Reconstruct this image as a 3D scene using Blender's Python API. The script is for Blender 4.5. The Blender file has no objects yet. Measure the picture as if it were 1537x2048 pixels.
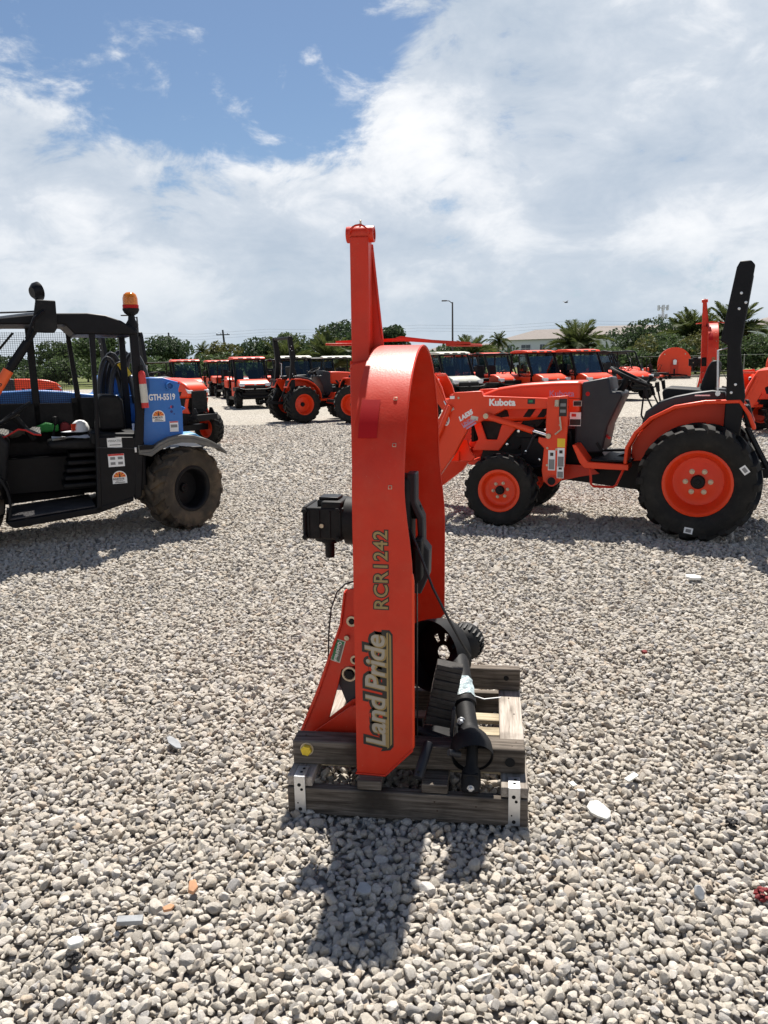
import bpy, math, random
import numpy as np
from mathutils import Vector, Matrix, Euler

rad = math.radians
random.seed(7)
rng = np.random.default_rng(7)
SC = bpy.context.scene
COL = SC.collection

# ------------------------------------------------------------------ camera
CAM_H, PITCH, ROLL = 1.65, rad(10.96), rad(1.2)
cam_d = bpy.data.cameras.new('camera')
cam = bpy.data.objects.new('camera', cam_d)
COL.objects.link(cam)
cam_d.sensor_fit = 'VERTICAL'
cam_d.sensor_height = 24.0
cam_d.lens = 24.0 * 1538 / 2048
cam_d.clip_start, cam_d.clip_end = 0.05, 3000
fw = Vector((0, math.cos(PITCH), -math.sin(PITCH)))
rt0 = Vector((1, 0, 0))
up0 = rt0.cross(fw)
rt = math.cos(ROLL) * rt0 - math.sin(ROLL) * up0
up = math.sin(ROLL) * rt0 + math.cos(ROLL) * up0
m = Matrix((rt, up, -fw)).transposed().to_4x4()
m.translation = Vector((0, 0, CAM_H))
cam.matrix_world = m
SC.camera = cam

# ------------------------------------------------------------------ sun and sky
SUN_EL, SUN_AZ = rad(60.5), rad(6.0)         # azimuth measured from +Y towards +X
sun_d = bpy.data.lights.new('sun', 'SUN')
sun_d.energy = 5.0
sun_d.angle = rad(0.53)
sun_d.color = (1.0, 0.95, 0.87)
sun = bpy.data.objects.new('sun', sun_d)
COL.objects.link(sun)
sdir = Vector((math.sin(SUN_AZ) * math.cos(SUN_EL), math.cos(SUN_AZ) * math.cos(SUN_EL), math.sin(SUN_EL)))
sun.rotation_euler = sdir.to_track_quat('Z', 'Y').to_euler()
sun.location = (0, 0, 30)

world = bpy.data.worlds.new('World')
SC.world = world
world.use_nodes = True
wt = world.node_tree
wt.nodes.clear()


class NT:
    """small helper to wire nodes"""
    def __init__(s, tree):
        s.t = tree

    def n(s, typ, **kw):
        nd = s.t.nodes.new(typ)
        for k, v in kw.items():
            if k.startswith('i_'):
                key = k[2:]
                key = int(key) if key.isdigit() else key.replace('_', ' ')
                nd.inputs[key].default_value = v
            else:
                setattr(nd, k, v)
        return nd

    def l(s, a, b):
        s.t.links.new(a, b)

    def math(s, op, a, b=None, c=None, clamp=False):
        nd = s.t.nodes.new('ShaderNodeMath')
        nd.operation = op
        nd.use_clamp = clamp
        for i, x in enumerate((a, b, c)):
            if x is None:
                continue
            if isinstance(x, (int, float)):
                nd.inputs[i].default_value = x
            else:
                s.l(x, nd.inputs[i])
        return nd.outputs[0]

    def mix(s, f, a, b, blend='MIX'):
        nd = s.t.nodes.new('ShaderNodeMix')
        nd.data_type = 'RGBA'
        nd.blend_type = blend
        for k, x in ((0, f), (6, a), (7, b)):
            if isinstance(x, (int, float)):
                nd.inputs[k].default_value = x
            elif isinstance(x, tuple):
                nd.inputs[k].default_value = x if len(x) == 4 else (*x, 1)
            else:
                s.l(x, nd.inputs[k])
        return nd.outputs[2]

    def ramp(s, f, stops, interp='LINEAR'):
        nd = s.t.nodes.new('ShaderNodeValToRGB')
        cr = nd.color_ramp
        cr.interpolation = interp
        while len(cr.elements) < len(stops):
            cr.elements.new(0.5)
        for e, (p, c) in zip(cr.elements, stops):
            e.position = p
            e.color = (*c, 1) if len(c) == 3 else c
        s.l(f, nd.inputs[0])
        return nd.outputs[0]

    def smooth(s, x, a, b):
        nd = s.t.nodes.new('ShaderNodeMapRange')
        nd.interpolation_type = 'SMOOTHSTEP'
        s.l(x, nd.inputs[0])
        nd.inputs[1].default_value = a
        nd.inputs[2].default_value = b
        return nd.outputs[0]


SKY_STRENGTH = 0.05
w = NT(wt)
sky = w.n('ShaderNodeTexSky', sky_type='NISHITA', sun_disc=False, sun_elevation=SUN_EL, sun_rotation=SUN_AZ,
          altitude=5.0, air_density=1.0, dust_density=0.6, ozone_density=1.6)
tc = w.n('ShaderNodeTexCoord')
sep = w.n('ShaderNodeSeparateXYZ')
w.l(tc.outputs['Generated'], sep.inputs[0])
dx, dy, dz = sep.outputs
# cloud deck: project the view direction on a layer high above, flattened towards the horizon
hgt = w.math('ADD', w.math('MAXIMUM', dz, 0.0), 0.16)
comb = w.n('ShaderNodeCombineXYZ')
w.l(w.math('DIVIDE', dx, hgt), comb.inputs[0])
w.l(w.math('DIVIDE', dy, hgt), comb.inputs[1])
comb.inputs[2].default_value = 0.37
n1 = w.n('ShaderNodeTexNoise', noise_dimensions='3D', i_Scale=1.55, i_Detail=10.0, i_Roughness=0.56, i_Distortion=0.25)
w.l(comb.outputs[0], n1.inputs['Vector'])
stretch = w.n('ShaderNodeMapping')
stretch.inputs['Scale'].default_value = (1.0, 1.0, 1.9)
w.l(tc.outputs['Generated'], stretch.inputs[0])
n2 = w.n('ShaderNodeTexNoise', noise_dimensions='3D', i_Scale=9.5, i_Detail=11.0, i_Roughness=0.62, i_Distortion=0.35)
w.l(stretch.outputs[0], n2.inputs['Vector'])
n3 = w.n('ShaderNodeTexNoise', noise_dimensions='3D', i_Scale=3.1, i_Detail=6.0, i_Roughness=0.55)
w.l(stretch.outputs[0], n3.inputs['Vector'])
# the gap of clear sky ahead and to the left, running up overhead
gx = w.math('DIVIDE', w.math('SUBTRACT', dx, -0.20), 0.285)
gz = w.math('DIVIDE', w.math('SUBTRACT', dz, 0.395), 0.20)
gap = w.math('SQRT', w.math('ADD', w.math('MULTIPLY', gx, gx), w.math('MULTIPLY', gz, gz)))
gapm = w.math('SUBTRACT', 1.0, w.smooth(gap, 0.64, 1.14))
high = w.smooth(dz, 0.40, 0.62)
bias = w.math('ADD', w.math('MULTIPLY', gapm, -0.33), w.math('MULTIPLY', high, -0.42))
dens = w.math('ADD', w.math('MULTIPLY', n1.outputs[0], 0.22), w.math('MULTIPLY', n2.outputs[0], 0.95))
dens = w.math('ADD', w.math('ADD', dens, bias), 0.105)
cover = w.smooth(dens, 0.405, 0.60)
S = 0.585 / SKY_STRENGTH
def cs(c):
    return tuple(v * S for v in c)
shade = w.math('ADD', w.math('MULTIPLY', n3.outputs[0], 0.75), w.math('MULTIPLY', n2.outputs[0], 0.45))
cl = w.ramp(w.smooth(shade, 0.40, 0.78), [(0.0, (0.45, 0.53, 0.635)), (0.5, (0.60, 0.66, 0.74)), (1.0, (0.93, 0.94, 0.96))])
low = w.math('SUBTRACT', 1.0, w.smooth(dz, -0.02, 0.20))
cl = w.mix(w.math('MULTIPLY', low, 0.75), cl, (0.45, 0.54, 0.63))
clS = w.n('ShaderNodeVectorMath', operation='SCALE')
w.l(cl, clS.inputs[0])
clS.inputs['Scale'].default_value = S
clear = w.mix(1.0, sky.outputs[0], (0.83, 0.915, 0.985), 'MULTIPLY')
skymix = w.mix(cover, clear, clS.outputs[0])
bg = w.n('ShaderNodeBackground', i_Strength=SKY_STRENGTH)
w.l(skymix, bg.inputs[0])
wo = w.n('ShaderNodeOutputWorld')
w.l(bg.outputs[0], wo.inputs[0])

SC.view_settings.view_transform = 'Standard'
SC.view_settings.look = 'None'
SC.view_settings.exposure = 0.91
SC.view_settings.gamma = 1.0
SC.view_settings.use_curve_mapping = False
SC.cycles.max_bounces = 6
SC.cycles.transparent_max_bounces = 12
SC.cycles.caustics_reflective = False
SC.cycles.caustics_refractive = False


# ------------------------------------------------------------------ materials
MATS = {}


def mat(name, col, rough=0.5, metal=0.0, spec=0.5, vary=0.0, vscale=6.0, dirt=None, dscale=3.0, damt=0.4,
        bump=0.0, bscale=60.0, coat=0.0, alpha=1.0, emit=None, rvar=0.0, trans=0.0):
    if name in MATS:
        return MATS[name]
    mt = bpy.data.materials.new(name)
    MATS[name] = mt
    mt.use_nodes = True
    t = NT(mt.node_tree)
    b = mt.node_tree.nodes['Principled BSDF']
    b.inputs['Base Color'].default_value = (*col, 1)
    b.inputs['Roughness'].default_value = rough
    b.inputs['Metallic'].default_value = metal
    b.inputs['Specular IOR Level'].default_value = spec
    b.inputs['Coat Weight'].default_value = coat
    b.inputs['Coat Roughness'].default_value = 0.08
    b.inputs['Alpha'].default_value = alpha
    b.inputs['Transmission Weight'].default_value = trans
    if emit:
        b.inputs['Emission Color'].default_value = (*emit, 1)
        b.inputs['Emission Strength'].default_value = 1
    tcn = t.n('ShaderNodeTexCoord')
    c = None
    if vary or dirt:
        nz = t.n('ShaderNodeTexNoise', i_Scale=vscale, i_Detail=6.0, i_Roughness=0.6)
        t.l(tcn.outputs['Object'], nz.inputs['Vector'])
        lo = tuple(v * (1 - vary) for v in col)
        hi = tuple(min(1, v * (1 + vary)) for v in col)
        c = t.ramp(nz.outputs[0], [(0.3, lo), (0.7, hi)])
        if dirt:
            nd = t.n('ShaderNodeTexNoise', i_Scale=dscale, i_Detail=8.0, i_Roughness=0.7)
            t.l(tcn.outputs['Object'], nd.inputs['Vector'])
            f = t.math('MULTIPLY', t.smooth(nd.outputs[0], 0.42, 0.72), damt)
            c = t.mix(f, c, dirt)
        t.l(c, b.inputs['Base Color'])
        if rvar:
            t.l(t.math('ADD', t.math('MULTIPLY', nz.outputs[0], rvar), rough - rvar * 0.5), b.inputs['Roughness'])
    if bump:
        nb = t.n('ShaderNodeTexNoise', i_Scale=bscale, i_Detail=4.0)
        t.l(tcn.outputs['Object'], nb.inputs['Vector'])
        bp = t.n('ShaderNodeBump', i_Strength=bump, i_Distance=0.01)
        t.l(nb.outputs[0], bp.inputs['Height'])
        t.l(bp.outputs[0], b.inputs['Normal'])
    return mt


ORANGE = mat('orange_paint', (0.55, 0.028, 0.008), 0.40, spec=0.32, vary=0.10, vscale=5, dirt=(0.46, 0.15, 0.09), dscale=9, damt=0.12, bump=0.06, bscale=120, rvar=0.22)
def scratches(mt, col, amt):
    t = NT(mt.node_tree)
    b = mt.node_tree.nodes['Principled BSDF']
    src = b.inputs['Base Color'].links[0].from_socket
    tcn = t.n('ShaderNodeTexCoord')
    mp = t.n('ShaderNodeMapping')
    mp.inputs['Scale'].default_value = (26, 26, 5)
    mp.inputs['Rotation'].default_value = (0.3, 0.5, 0.2)
    t.l(tcn.outputs['Object'], mp.inputs[0])
    nz = t.n('ShaderNodeTexNoise', i_Scale=2.2, i_Detail=7.0, i_Roughness=0.75)
    t.l(mp.outputs[0], nz.inputs['Vector'])
    sp = t.n('ShaderNodeTexNoise', i_Scale=70.0, i_Detail=3.0, i_Roughness=0.7)
    t.l(tcn.outputs['Object'], sp.inputs['Vector'])
    f = t.math('ADD', t.math('MULTIPLY', t.smooth(nz.outputs[0], 0.66, 0.74), amt), t.math('MULTIPLY', t.smooth(sp.outputs[0], 0.66, 0.72), amt * 0.9), clamp=True)
    t.l(t.mix(f, src, col), b.inputs['Base Color'])


scratches(ORANGE, (0.48, 0.15, 0.10), 0.32)
ORANGE2 = mat('bright_orange_paint', (0.72, 0.050, 0.011), 0.36, spec=0.34, vary=0.05, vscale=3, rvar=0.1)
REDDECAL = mat('red_reflector', (0.40, 0.007, 0.008), 0.5, spec=0.2, vary=0.08)
BLACK = mat('black_paint', (0.006, 0.006, 0.0075), 0.45, spec=0.17, vary=0.3, vscale=9, dirt=(0.022, 0.021, 0.019), dscale=5, damt=0.18, rvar=0.2)
BLACKP = mat('black_plastic', (0.0085, 0.0085, 0.0095), 0.58, spec=0.18, vary=0.2, vscale=12, dirt=(0.036, 0.035, 0.032), dscale=6, damt=0.3, bump=0.05, bscale=250)
GRAYP = mat('charcoal_plastic', (0.019, 0.020, 0.025), 0.5, spec=0.35, vary=0.12, bump=0.05, bscale=220, dirt=(0.045, 0.044, 0.043), damt=0.3)
RUBBER = mat('tyre_rubber', (0.011, 0.0105, 0.010), 0.75, spec=0.25, vary=0.25, vscale=10, dirt=(0.05, 0.045, 0.037), dscale=6, damt=0.35, bump=0.1, bscale=90)
MUDRUB = mat('muddy_rubber', (0.045, 0.035, 0.025), 0.9, vary=0.35, vscale=8, dirt=(0.15, 0.105, 0.062), dscale=4.5, damt=0.75, bump=0.3, bscale=60)
STEEL = mat('galvanised_steel', (0.62, 0.63, 0.64), 0.42, metal=0.75, vary=0.1, vscale=30)
CHROME = mat('bright_steel', (0.75, 0.75, 0.76), 0.22, metal=1.0)
ZINC = mat('yellow_zinc', (0.62, 0.47, 0.04), 0.35, metal=0.5, vary=0.12, vscale=60)
BRASSZ = mat('dull_zinc', (0.50, 0.42, 0.30), 0.45, metal=0.5, vary=0.2, vscale=50)
BLUE = mat('blue_paint', (0.016, 0.145, 0.47), 0.4, vary=0.08, dirt=(0.10, 0.16, 0.28), dscale=6, damt=0.25, rvar=0.15)
WHITE = mat('white_print', (0.78, 0.78, 0.77), 0.5)
WHITEP = mat('white_paint', (0.70, 0.70, 0.68), 0.45, vary=0.05)
GOLD = mat('gold_print', (0.30, 0.21, 0.085), 0.42, spec=0.3, vary=0.08)
INK = mat('black_print', (0.010, 0.009, 0.008), 0.5)
GREENP = mat('green_print', (0.010, 0.19, 0.07), 0.45)
REDP = mat('red_print', (0.55, 0.03, 0.025), 0.5)
YELLOWP = mat('yellow_print', (0.75, 0.50, 0.02), 0.5)
SUNP = mat('amber_print', (0.85, 0.33, 0.02), 0.5)
GREYPR = mat('grey_print', (0.20, 0.20, 0.20), 0.5)
VIOLETP = mat('lilac_print', (0.42, 0.23, 0.36), 0.4)
def glass_mat(name, tint):
    mt = bpy.data.materials.new(name)
    mt.use_nodes = True
    t = NT(mt.node_tree)
    mt.node_tree.nodes.remove(mt.node_tree.nodes['Principled BSDF'])
    tr = t.n('ShaderNodeBsdfTransparent')
    tr.inputs[0].default_value = (*tint, 1)
    gl = t.n('ShaderNodeBsdfGlossy')
    gl.inputs['Roughness'].default_value = 0.04
    lw = t.n('ShaderNodeLayerWeight')
    lw.inputs[0].default_value = 0.35
    mx = t.n('ShaderNodeMixShader')
    t.l(t.math('ADD', t.math('MULTIPLY', lw.outputs['Fresnel'], 0.55), 0.04), mx.inputs[0])
    t.l(tr.outputs[0], mx.inputs[1])
    t.l(gl.outputs[0], mx.inputs[2])
    t.l(mx.outputs[0], mt.node_tree.nodes['Material Output'].inputs[0])
    return mt


GLASS = glass_mat('windscreen_glass', (0.50, 0.58, 0.60))
LENS = mat('clear_lens', (0.62, 0.65, 0.68), 0.12, spec=0.8)
AMBER = mat('amber_lens', (0.85, 0.24, 0.012), 0.12, trans=0.45, spec=0.6)
FENDER = mat('grey_fender_plastic', (0.125, 0.122, 0.114), 0.65, spec=0.3, vary=0.12, dirt=(0.22, 0.20, 0.165), dscale=7, damt=0.5)
POLEM = mat('weathered_pole', (0.045, 0.043, 0.042), 0.7, vary=0.2)
HOSE = mat('black_hose', (0.018, 0.018, 0.02), 0.45)
CAMO = mat('grey_green_shell', (0.24, 0.24, 0.20), 0.5, vary=0.35, vscale=5)
CREAM = mat('cream_shell', (0.52, 0.50, 0.43), 0.5, vary=0.1)
PVC = mat('clear_plastic_wrap', (0.55, 0.66, 0.68), 0.15, vary=0.25, vscale=60, alpha=0.8, bump=0.5, bscale=70)


def wood_mat(name, c1, c2, along='X', rough=0.85):
    mt = bpy.data.materials.new(name)
    mt.use_nodes = True
    t = NT(mt.node_tree)
    b = mt.node_tree.nodes['Principled BSDF']
    b.inputs['Roughness'].default_value = rough
    b.inputs['Specular IOR Level'].default_value = 0.2
    tcn = t.n('ShaderNodeTexCoord')
    oi = t.n('ShaderNodeObjectInfo')
    mp = t.n('ShaderNodeMapping')
    mp.inputs['Scale'].default_value = (2.6, 52, 52) if along == 'X' else (52, 2.6, 52)
    off = t.n('ShaderNodeVectorMath', operation='SCALE')
    add = t.n('ShaderNodeVectorMath', operation='ADD')
    cxyz = t.n('ShaderNodeCombineXYZ')
    for i in range(3):
        t.l(oi.outputs['Random'], cxyz.inputs[i])
    off.inputs['Scale'].default_value = 31.0
    t.l(cxyz.outputs[0], off.inputs[0])
    t.l(tcn.outputs['Object'], add.inputs[0])
    t.l(off.outputs[0], add.inputs[1])
    t.l(add.outputs[0], mp.inputs[0])
    nz = t.n('ShaderNodeTexNoise', i_Scale=1.6, i_Detail=8.0, i_Roughness=0.65, i_Distortion=0.6)
    t.l(mp.outputs[0], nz.inputs['Vector'])
    big = t.n('ShaderNodeTexNoise', i_Scale=5.0, i_Detail=4.0)
    t.l(add.outputs[0], big.inputs['Vector'])
    c = t.ramp(nz.outputs[0], [(0.30, tuple(v * 0.35 for v in c1)), (0.40, c1), (0.64, c2)])
    dk = t.mix(t.smooth(big.outputs[0], 0.45, 0.75), c, tuple(v * 0.55 for v in c1))
    # knots
    vo = t.n('ShaderNodeTexVoronoi', feature='F1', i_Scale=3.2)
    t.l(add.outputs[0], vo.inputs['Vector'])
    k = t.math('SUBTRACT', 1.0, t.smooth(vo.outputs['Distance'], 0.05, 0.11))
    dk = t.mix(t.math('MULTIPLY', k, 0.8), dk, tuple(v * 0.3 for v in c1))
    t.l(dk, b.inputs['Base Color'])
    bp = t.n('ShaderNodeBump', i_Strength=0.55, i_Distance=0.004)
    t.l(nz.outputs[0], bp.inputs['Height'])
    t.l(bp.outputs[0], b.inputs['Normal'])
    return mt


WOODX = wood_mat('weathered_wood_x', (0.070, 0.057, 0.046), (0.19, 0.162, 0.135), 'X')
WOODY = wood_mat('weathered_wood_y', (0.26, 0.225, 0.19), (0.46, 0.41, 0.36), 'Y')
WOODL = wood_mat('pale_wood', (0.30, 0.25, 0.17), (0.50, 0.43, 0.31), 'X')


# ------------------------------------------------------------------ mesh helpers
class MB:
    def __init__(s):
        s.v, s.f, s.mi = [], [], []

    def add(s, vs, fs, mi=0):
        o = len(s.v)
        s.v += [tuple(p) for p in vs]
        s.f += [tuple(i + o for i in f) for f in fs]
        s.mi += [mi] * len(fs)
        return s

    def box(s, c, d, rot=None, mi=0):
        c = Vector(c)
        M = rot.to_matrix() if isinstance(rot, Euler) else (Euler(rot).to_matrix() if rot else Matrix.Identity(3))
        vs = [c + M @ Vector((x * d[0] / 2, y * d[1] / 2, z * d[2] / 2)) for x in (-1, 1) for y in (-1, 1) for z in (-1, 1)]
        fs = [(0, 1, 3, 2), (4, 6, 7, 5), (0, 4, 5, 1), (2, 3, 7, 6), (0, 2, 6, 4), (1, 5, 7, 3)]
        return s.add(vs, fs, mi)

    def span(s, a, b, mi=0):
        return s.box([(a[i] + b[i]) / 2 for i in range(3)], [abs(b[i] - a[i]) for i in range(3)], mi=mi)

    def prism(s, poly, d0, d1, plane='xz', mi=0):
        """polygon in a plane, thickness along the third axis from d0 to d1"""
        def P(a, b, d):
            return {'xz': (a, d, b), 'yz': (d, a, b), 'xy': (a, b, d)}[plane]
        area = sum(poly[i][0] * poly[(i + 1) % len(poly)][1] - poly[(i + 1) % len(poly)][0] * poly[i][1] for i in range(len(poly)))
        if area < 0:
            poly = poly[::-1]
        if d1 < d0:
            d0, d1 = d1, d0
        n = len(poly)
        flip = plane == 'xz'
        lo, hi = (d0, d1)
        vs = [P(a, b, lo) for a, b in poly] + [P(a, b, hi) for a, b in poly]
        fs = []
        base = tuple(range(n - 1, -1, -1))
        top = tuple(range(n, 2 * n))
        sides = [(i, (i + 1) % n, (i + 1) % n + n, i + n) for i in range(n)]
        fs = [base, top] + sides
        if flip:
            fs = [tuple(reversed(f)) for f in fs]
        return s.add(vs, fs, mi)

    def tube(s, path, r, n=8, cap=True, mi=0):
        pts = [Vector(p) for p in path]
        rs = r if isinstance(r, (list, tuple)) else [r] * len(pts)
        ups = None
        vs = []
        for i, p in enumerate(pts):
            t = (pts[min(i + 1, len(pts) - 1)] - pts[max(i - 1, 0)]).normalized()
            if ups is None:
                ups = Vector((0, 0, 1)) if abs(t.z) < 0.9 else Vector((1, 0, 0))
            a = t.cross(ups).normalized()
            b = a.cross(t).normalized()
            ups = b
            for k in range(n):
                th = 2 * math.pi * k / n
                vs.append(p + (a * math.cos(th) + b * math.sin(th)) * rs[i])
        fs = []
        for i in range(len(pts) - 1):
            for k in range(n):
                k2 = (k + 1) % n
                fs.append((i * n + k, i * n + k2, (i + 1) * n + k2, (i + 1) * n + k))
        if cap:
            fs.append(tuple(range(n - 1, -1, -1)))
            fs.append(tuple((len(pts) - 1) * n + k for k in range(n)))
        return s.add(vs, fs, mi)

    def lathe(s, prof, c=(0, 0, 0), axis='z', n=24, a0=0.0, a1=2 * math.pi, mi=0, M=None):
        """prof: (radius, height) list, revolved about axis through c"""
        full = abs(a1 - a0) > 6.28
        m_ = n if full else n + 1
        vs = []
        for r, h in prof:
            for k in range(m_):
                th = a0 + (a1 - a0) * k / n
                x, y = r * math.cos(th), r * math.sin(th)
                p = {'z': (x, y, h), 'y': (x, h, y), 'x': (h, x, y)}[axis]
                p = Vector(p)
                if M is not None:
                    p = M @ p
                vs.append(p + Vector(c))
        fs = []
        for i in range(len(prof) - 1):
            for k in range(n):
                k2 = (k + 1) % m_
                f = (i * m_ + k, i * m_ + k2, (i + 1) * m_ + k2, (i + 1) * m_ + k)
                fs.append(f if axis != 'y' else f[::-1])
        return s.add(vs, fs, mi)

    def sweep(s, path, sect, mi=0, closed=False):
        """rectangular strip: path of (p, width vector, thickness vector) stations"""
        vs = []
        for p, a, b in path:
            p, a, b = Vector(p), Vector(a), Vector(b)
            vs += [p, p + a, p + a + b, p + b]
        fs = []
        k = len(path)
        for i in range(k if closed else k - 1):
            o, q = i * 4, ((i + 1) % k) * 4
            for j in range(4):
                j2 = (j + 1) % 4
                fs.append((o + j, q + j, q + j2, o + j2))
        if not closed:
            fs.append((0, 1, 2, 3))
            e = (k - 1) * 4
            fs.append((e + 3, e + 2, e + 1, e))
        return s.add(vs, fs, mi)

    def build(s, name, mats, parent=None, bev=0.0, smooth=38, segs=2, loc=None, rot=None):
        me = bpy.data.meshes.new(name)
        me.from_pydata(s.v, [], s.f)
        mats = mats if isinstance(mats, (list, tuple)) else [mats]
        for mm in mats:
            me.materials.append(mm)
        if len(mats) > 1:
            me.polygons.foreach_set('material_index', s.mi)
        me.validate()
        fix_normals(me)
        if smooth:
            me.shade_smooth()
            me.set_sharp_from_angle(angle=rad(smooth))
        o = bpy.data.objects.new(name, me)
        COL.objects.link(o)
        if parent is not None:
            o.parent = parent
        if loc is not None:
            o.location = loc
        if rot is not None:
            o.rotation_euler = rot
        if bev:
            md = o.modifiers.new('edge', 'BEVEL')
            md.width = bev
            md.segments = segs
            md.limit_method = 'ANGLE'
            md.angle_limit = rad(40)
            md.harden_normals = False
        return o


def fix_normals(me):
    import bmesh
    bm = bmesh.new()
    bm.from_mesh(me)
    bmesh.ops.recalc_face_normals(bm, faces=bm.faces[:])
    bm.to_mesh(me)
    bm.free()


def thing(name, label, cat, loc=(0, 0, 0), rz=0.0, group=None, tilt=None):
    o = bpy.data.objects.new(name, None)
    COL.objects.link(o)
    o.empty_display_size = 0.2
    o.location = loc
    o.rotation_euler = (tilt[0], tilt[1], rz) if tilt else (0, 0, rz)
    o['label'], o['category'] = label, cat
    if group:
        o['group'] = group
    return o


def part_empty(name, parent, loc=(0, 0, 0), rot=(0, 0, 0)):
    o = bpy.data.objects.new(name, None)
    COL.objects.link(o)
    o.parent = parent
    o.location = loc
    o.rotation_euler = rot
    o.empty_display_size = 0.1
    return o


def tag(o, label, cat, group=None, kind=None):
    if label:
        o['label'] = label
    if cat:
        o['category'] = cat
    if group:
        o['group'] = group
    if kind:
        o['kind'] = kind
    return o


def structure(o):
    o['kind'] = 'structure'
    return o


def copy_tree(o, parent=None):
    c = o.copy()
    COL.objects.link(c)
    c.parent = parent
    for ch in list(o.children):
        copy_tree(ch, c)
    return c


def text(name, body, size, mt, parent, origin, xdir, ydir, offset=0.0, shear=0.0, ext=0.0004, align='LEFT', space=1.0, sx=1.0):
    cu = bpy.data.curves.new(name, 'FONT')
    cu.body = body
    cu.size = size
    cu.offset = offset
    cu.shear = shear
    cu.extrude = ext
    cu.resolution_u = 3
    cu.align_x = align
    cu.space_character = space
    cu.materials.append(mt)
    tmp = bpy.data.objects.new(name, cu)
    me = bpy.data.meshes.new_from_object(tmp)
    bpy.data.objects.remove(tmp)
    bpy.data.curves.remove(cu)
    me.name = name
    o = bpy.data.objects.new(name, me)
    COL.objects.link(o)
    o.parent = parent
    x = Vector(xdir).normalized()
    y = Vector(ydir).normalized()
    z = x.cross(y)
    M = Matrix((x, y, z)).transposed().to_4x4()
    M.translation = Vector(origin)
    o.matrix_local = M @ Matrix.Diagonal((sx, 1, 1, 1))
    return o


def ellipse(cx_, cy_, rx, ry, n=16, a0=0.0, a1=2 * math.pi):
    full = abs(a1 - a0) > 6.28
    k = n if full else n + 1
    return [(cx_ + rx * math.cos(a0 + (a1 - a0) * i / n), cy_ + ry * math.sin(a0 + (a1 - a0) * i / n)) for i in range(k)]


# ------------------------------------------------------------------ wheels
TYRES = {}


def tyre_mesh(Rr, rr, W, n, lug=0.035):
    mb = MB()
    h = Rr - rr
    Rt = Rr - lug
    half = [(rr, 0.36), (rr + 0.02, 0.44), (rr + 0.30 * h, 0.51), (rr + 0.58 * h, 0.53), (rr + 0.80 * h, 0.49), (Rt - 0.012, 0.44), (Rt, 0.36)]
    prof = [(r, -y * W) for r, y in half] + [(Rt + 0.004, 0.0)] + [(r, y * W) for r, y in reversed(half)]
    mb.lathe(prof, axis='y', n=40)
    st = 2 * math.pi / n
    for k in range(n):
        for sd in (-1, 1):
            t0 = st * (k + (0.5 if sd > 0 else 0.0))
            stations = [(-0.04, 0.00, Rt - 0.01, Rr, 0.16), (0.22, 0.25, Rt - 0.01, Rr, 0.17), (0.43, 0.52, Rt - 0.02, Rr - 0.006, 0.21), (0.535, 0.62, rr + 0.70 * h, Rr - 0.035, 0.19)]
            vs = []
            for y, sh, ra, rb, wd in stations:
                for r, ws in ((ra, 1.12), (rb, 0.86)):
                    for e in (-1, 1):
                        th = t0 + st * (sh + e * wd * ws)
                        vs.append((r * math.cos(th), sd * y * W, r * math.sin(th)))
            fs = []
            for i in range(3):
                o = i * 4
                fs += [(o, o + 4, o + 6, o + 2), (o + 1, o + 3, o + 7, o + 5), (o + 2, o + 6, o + 7, o + 3)]
            fs += [(0, 2, 3, 1), (12, 13, 15, 14)]
            mb.add(vs, fs)
    return mb


def share(key, maker, name, mt, parent, smooth=35, bev=0.0):
    """an object on cached mesh data"""
    if key in TYRES:
        o = bpy.data.objects.new(name, TYRES[key])
        COL.objects.link(o)
        o.parent = parent
    else:
        o = maker().build(name, mt, parent, smooth=smooth)
        TYRES[key] = o.data
    return o


def wheel(parent, loc, Rr, rr, W, lugs=20, out=1, rim=ORANGE2, rub=RUBBER, steer=0.0, nuts=6, lug=0.035, dish=0.1):
    w_ = part_empty('wheel', parent, loc, (0, rad(random.uniform(0, 18)), steer))
    key = (round(Rr, 3), round(rr, 3), round(W, 3), lugs, rub.name)
    share(('t',) + key, lambda: tyre_mesh(Rr, rr, W, lugs, lug), 'tyre', rub, w_)
    prof = [(rr + 0.004, 0.37), (rr + 0.012, 0.43), (rr - 0.008, 0.45), (rr - 0.022, 0.42), (rr - 0.035, 0.30), (rr * 0.84, 0.22), (rr * 0.76, dish), (rr * 0.60, dish - 0.02), (rr * 0.44, dish + 0.05), (0.0, dish + 0.05)]
    back = [(0.0, -0.05), (rr * 0.8, -0.05), (rr - 0.02, -0.4), (rr + 0.004, -0.40)]
    share(('r',) + key + (out, rim.name), lambda: MB().lathe([(r, out * y * W) for r, y in prof], axis='y', n=36).lathe([(r, out * y * W) for r, y in back], axis='y', n=36), 'rim', rim, w_, smooth=50)
    hy = (dish + 0.05) * W

    def hubm():
        mb = MB()
        mb.lathe([(rr * 0.22, 0), (rr * 0.22, 0.03), (rr * 0.19, 0.04), (rr * 0.09, 0.043), (rr * 0.08, 0.052), (0, 0.052)], (0, 0, 0), 'y', 16)
        if out < 0:
            mb.v = [(x, -y, z) for x, y, z in mb.v]
        mb.v = [(x, y + out * hy, z) for x, y, z in mb.v]
        return mb
    share(('h',) + key + (out,), hubm, 'hub', BLACK, w_)
    if nuts:
        for k in range(nuts):
            a = 2 * math.pi * k / nuts
            nt = share(('n', round(rr, 3), out), lambda: MB().lathe([(rr * 0.085, 0), (rr * 0.085, out * 0.006), (rr * 0.055, out * 0.008), (rr * 0.05, out * 0.022), (0, out * 0.024)], (0, 0, 0), 'y', 8), 'lug_nut', BRASSZ, w_)
            nt.location = (rr * 0.37 * math.cos(a), out * hy, rr * 0.37 * math.sin(a))
    return w_


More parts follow.
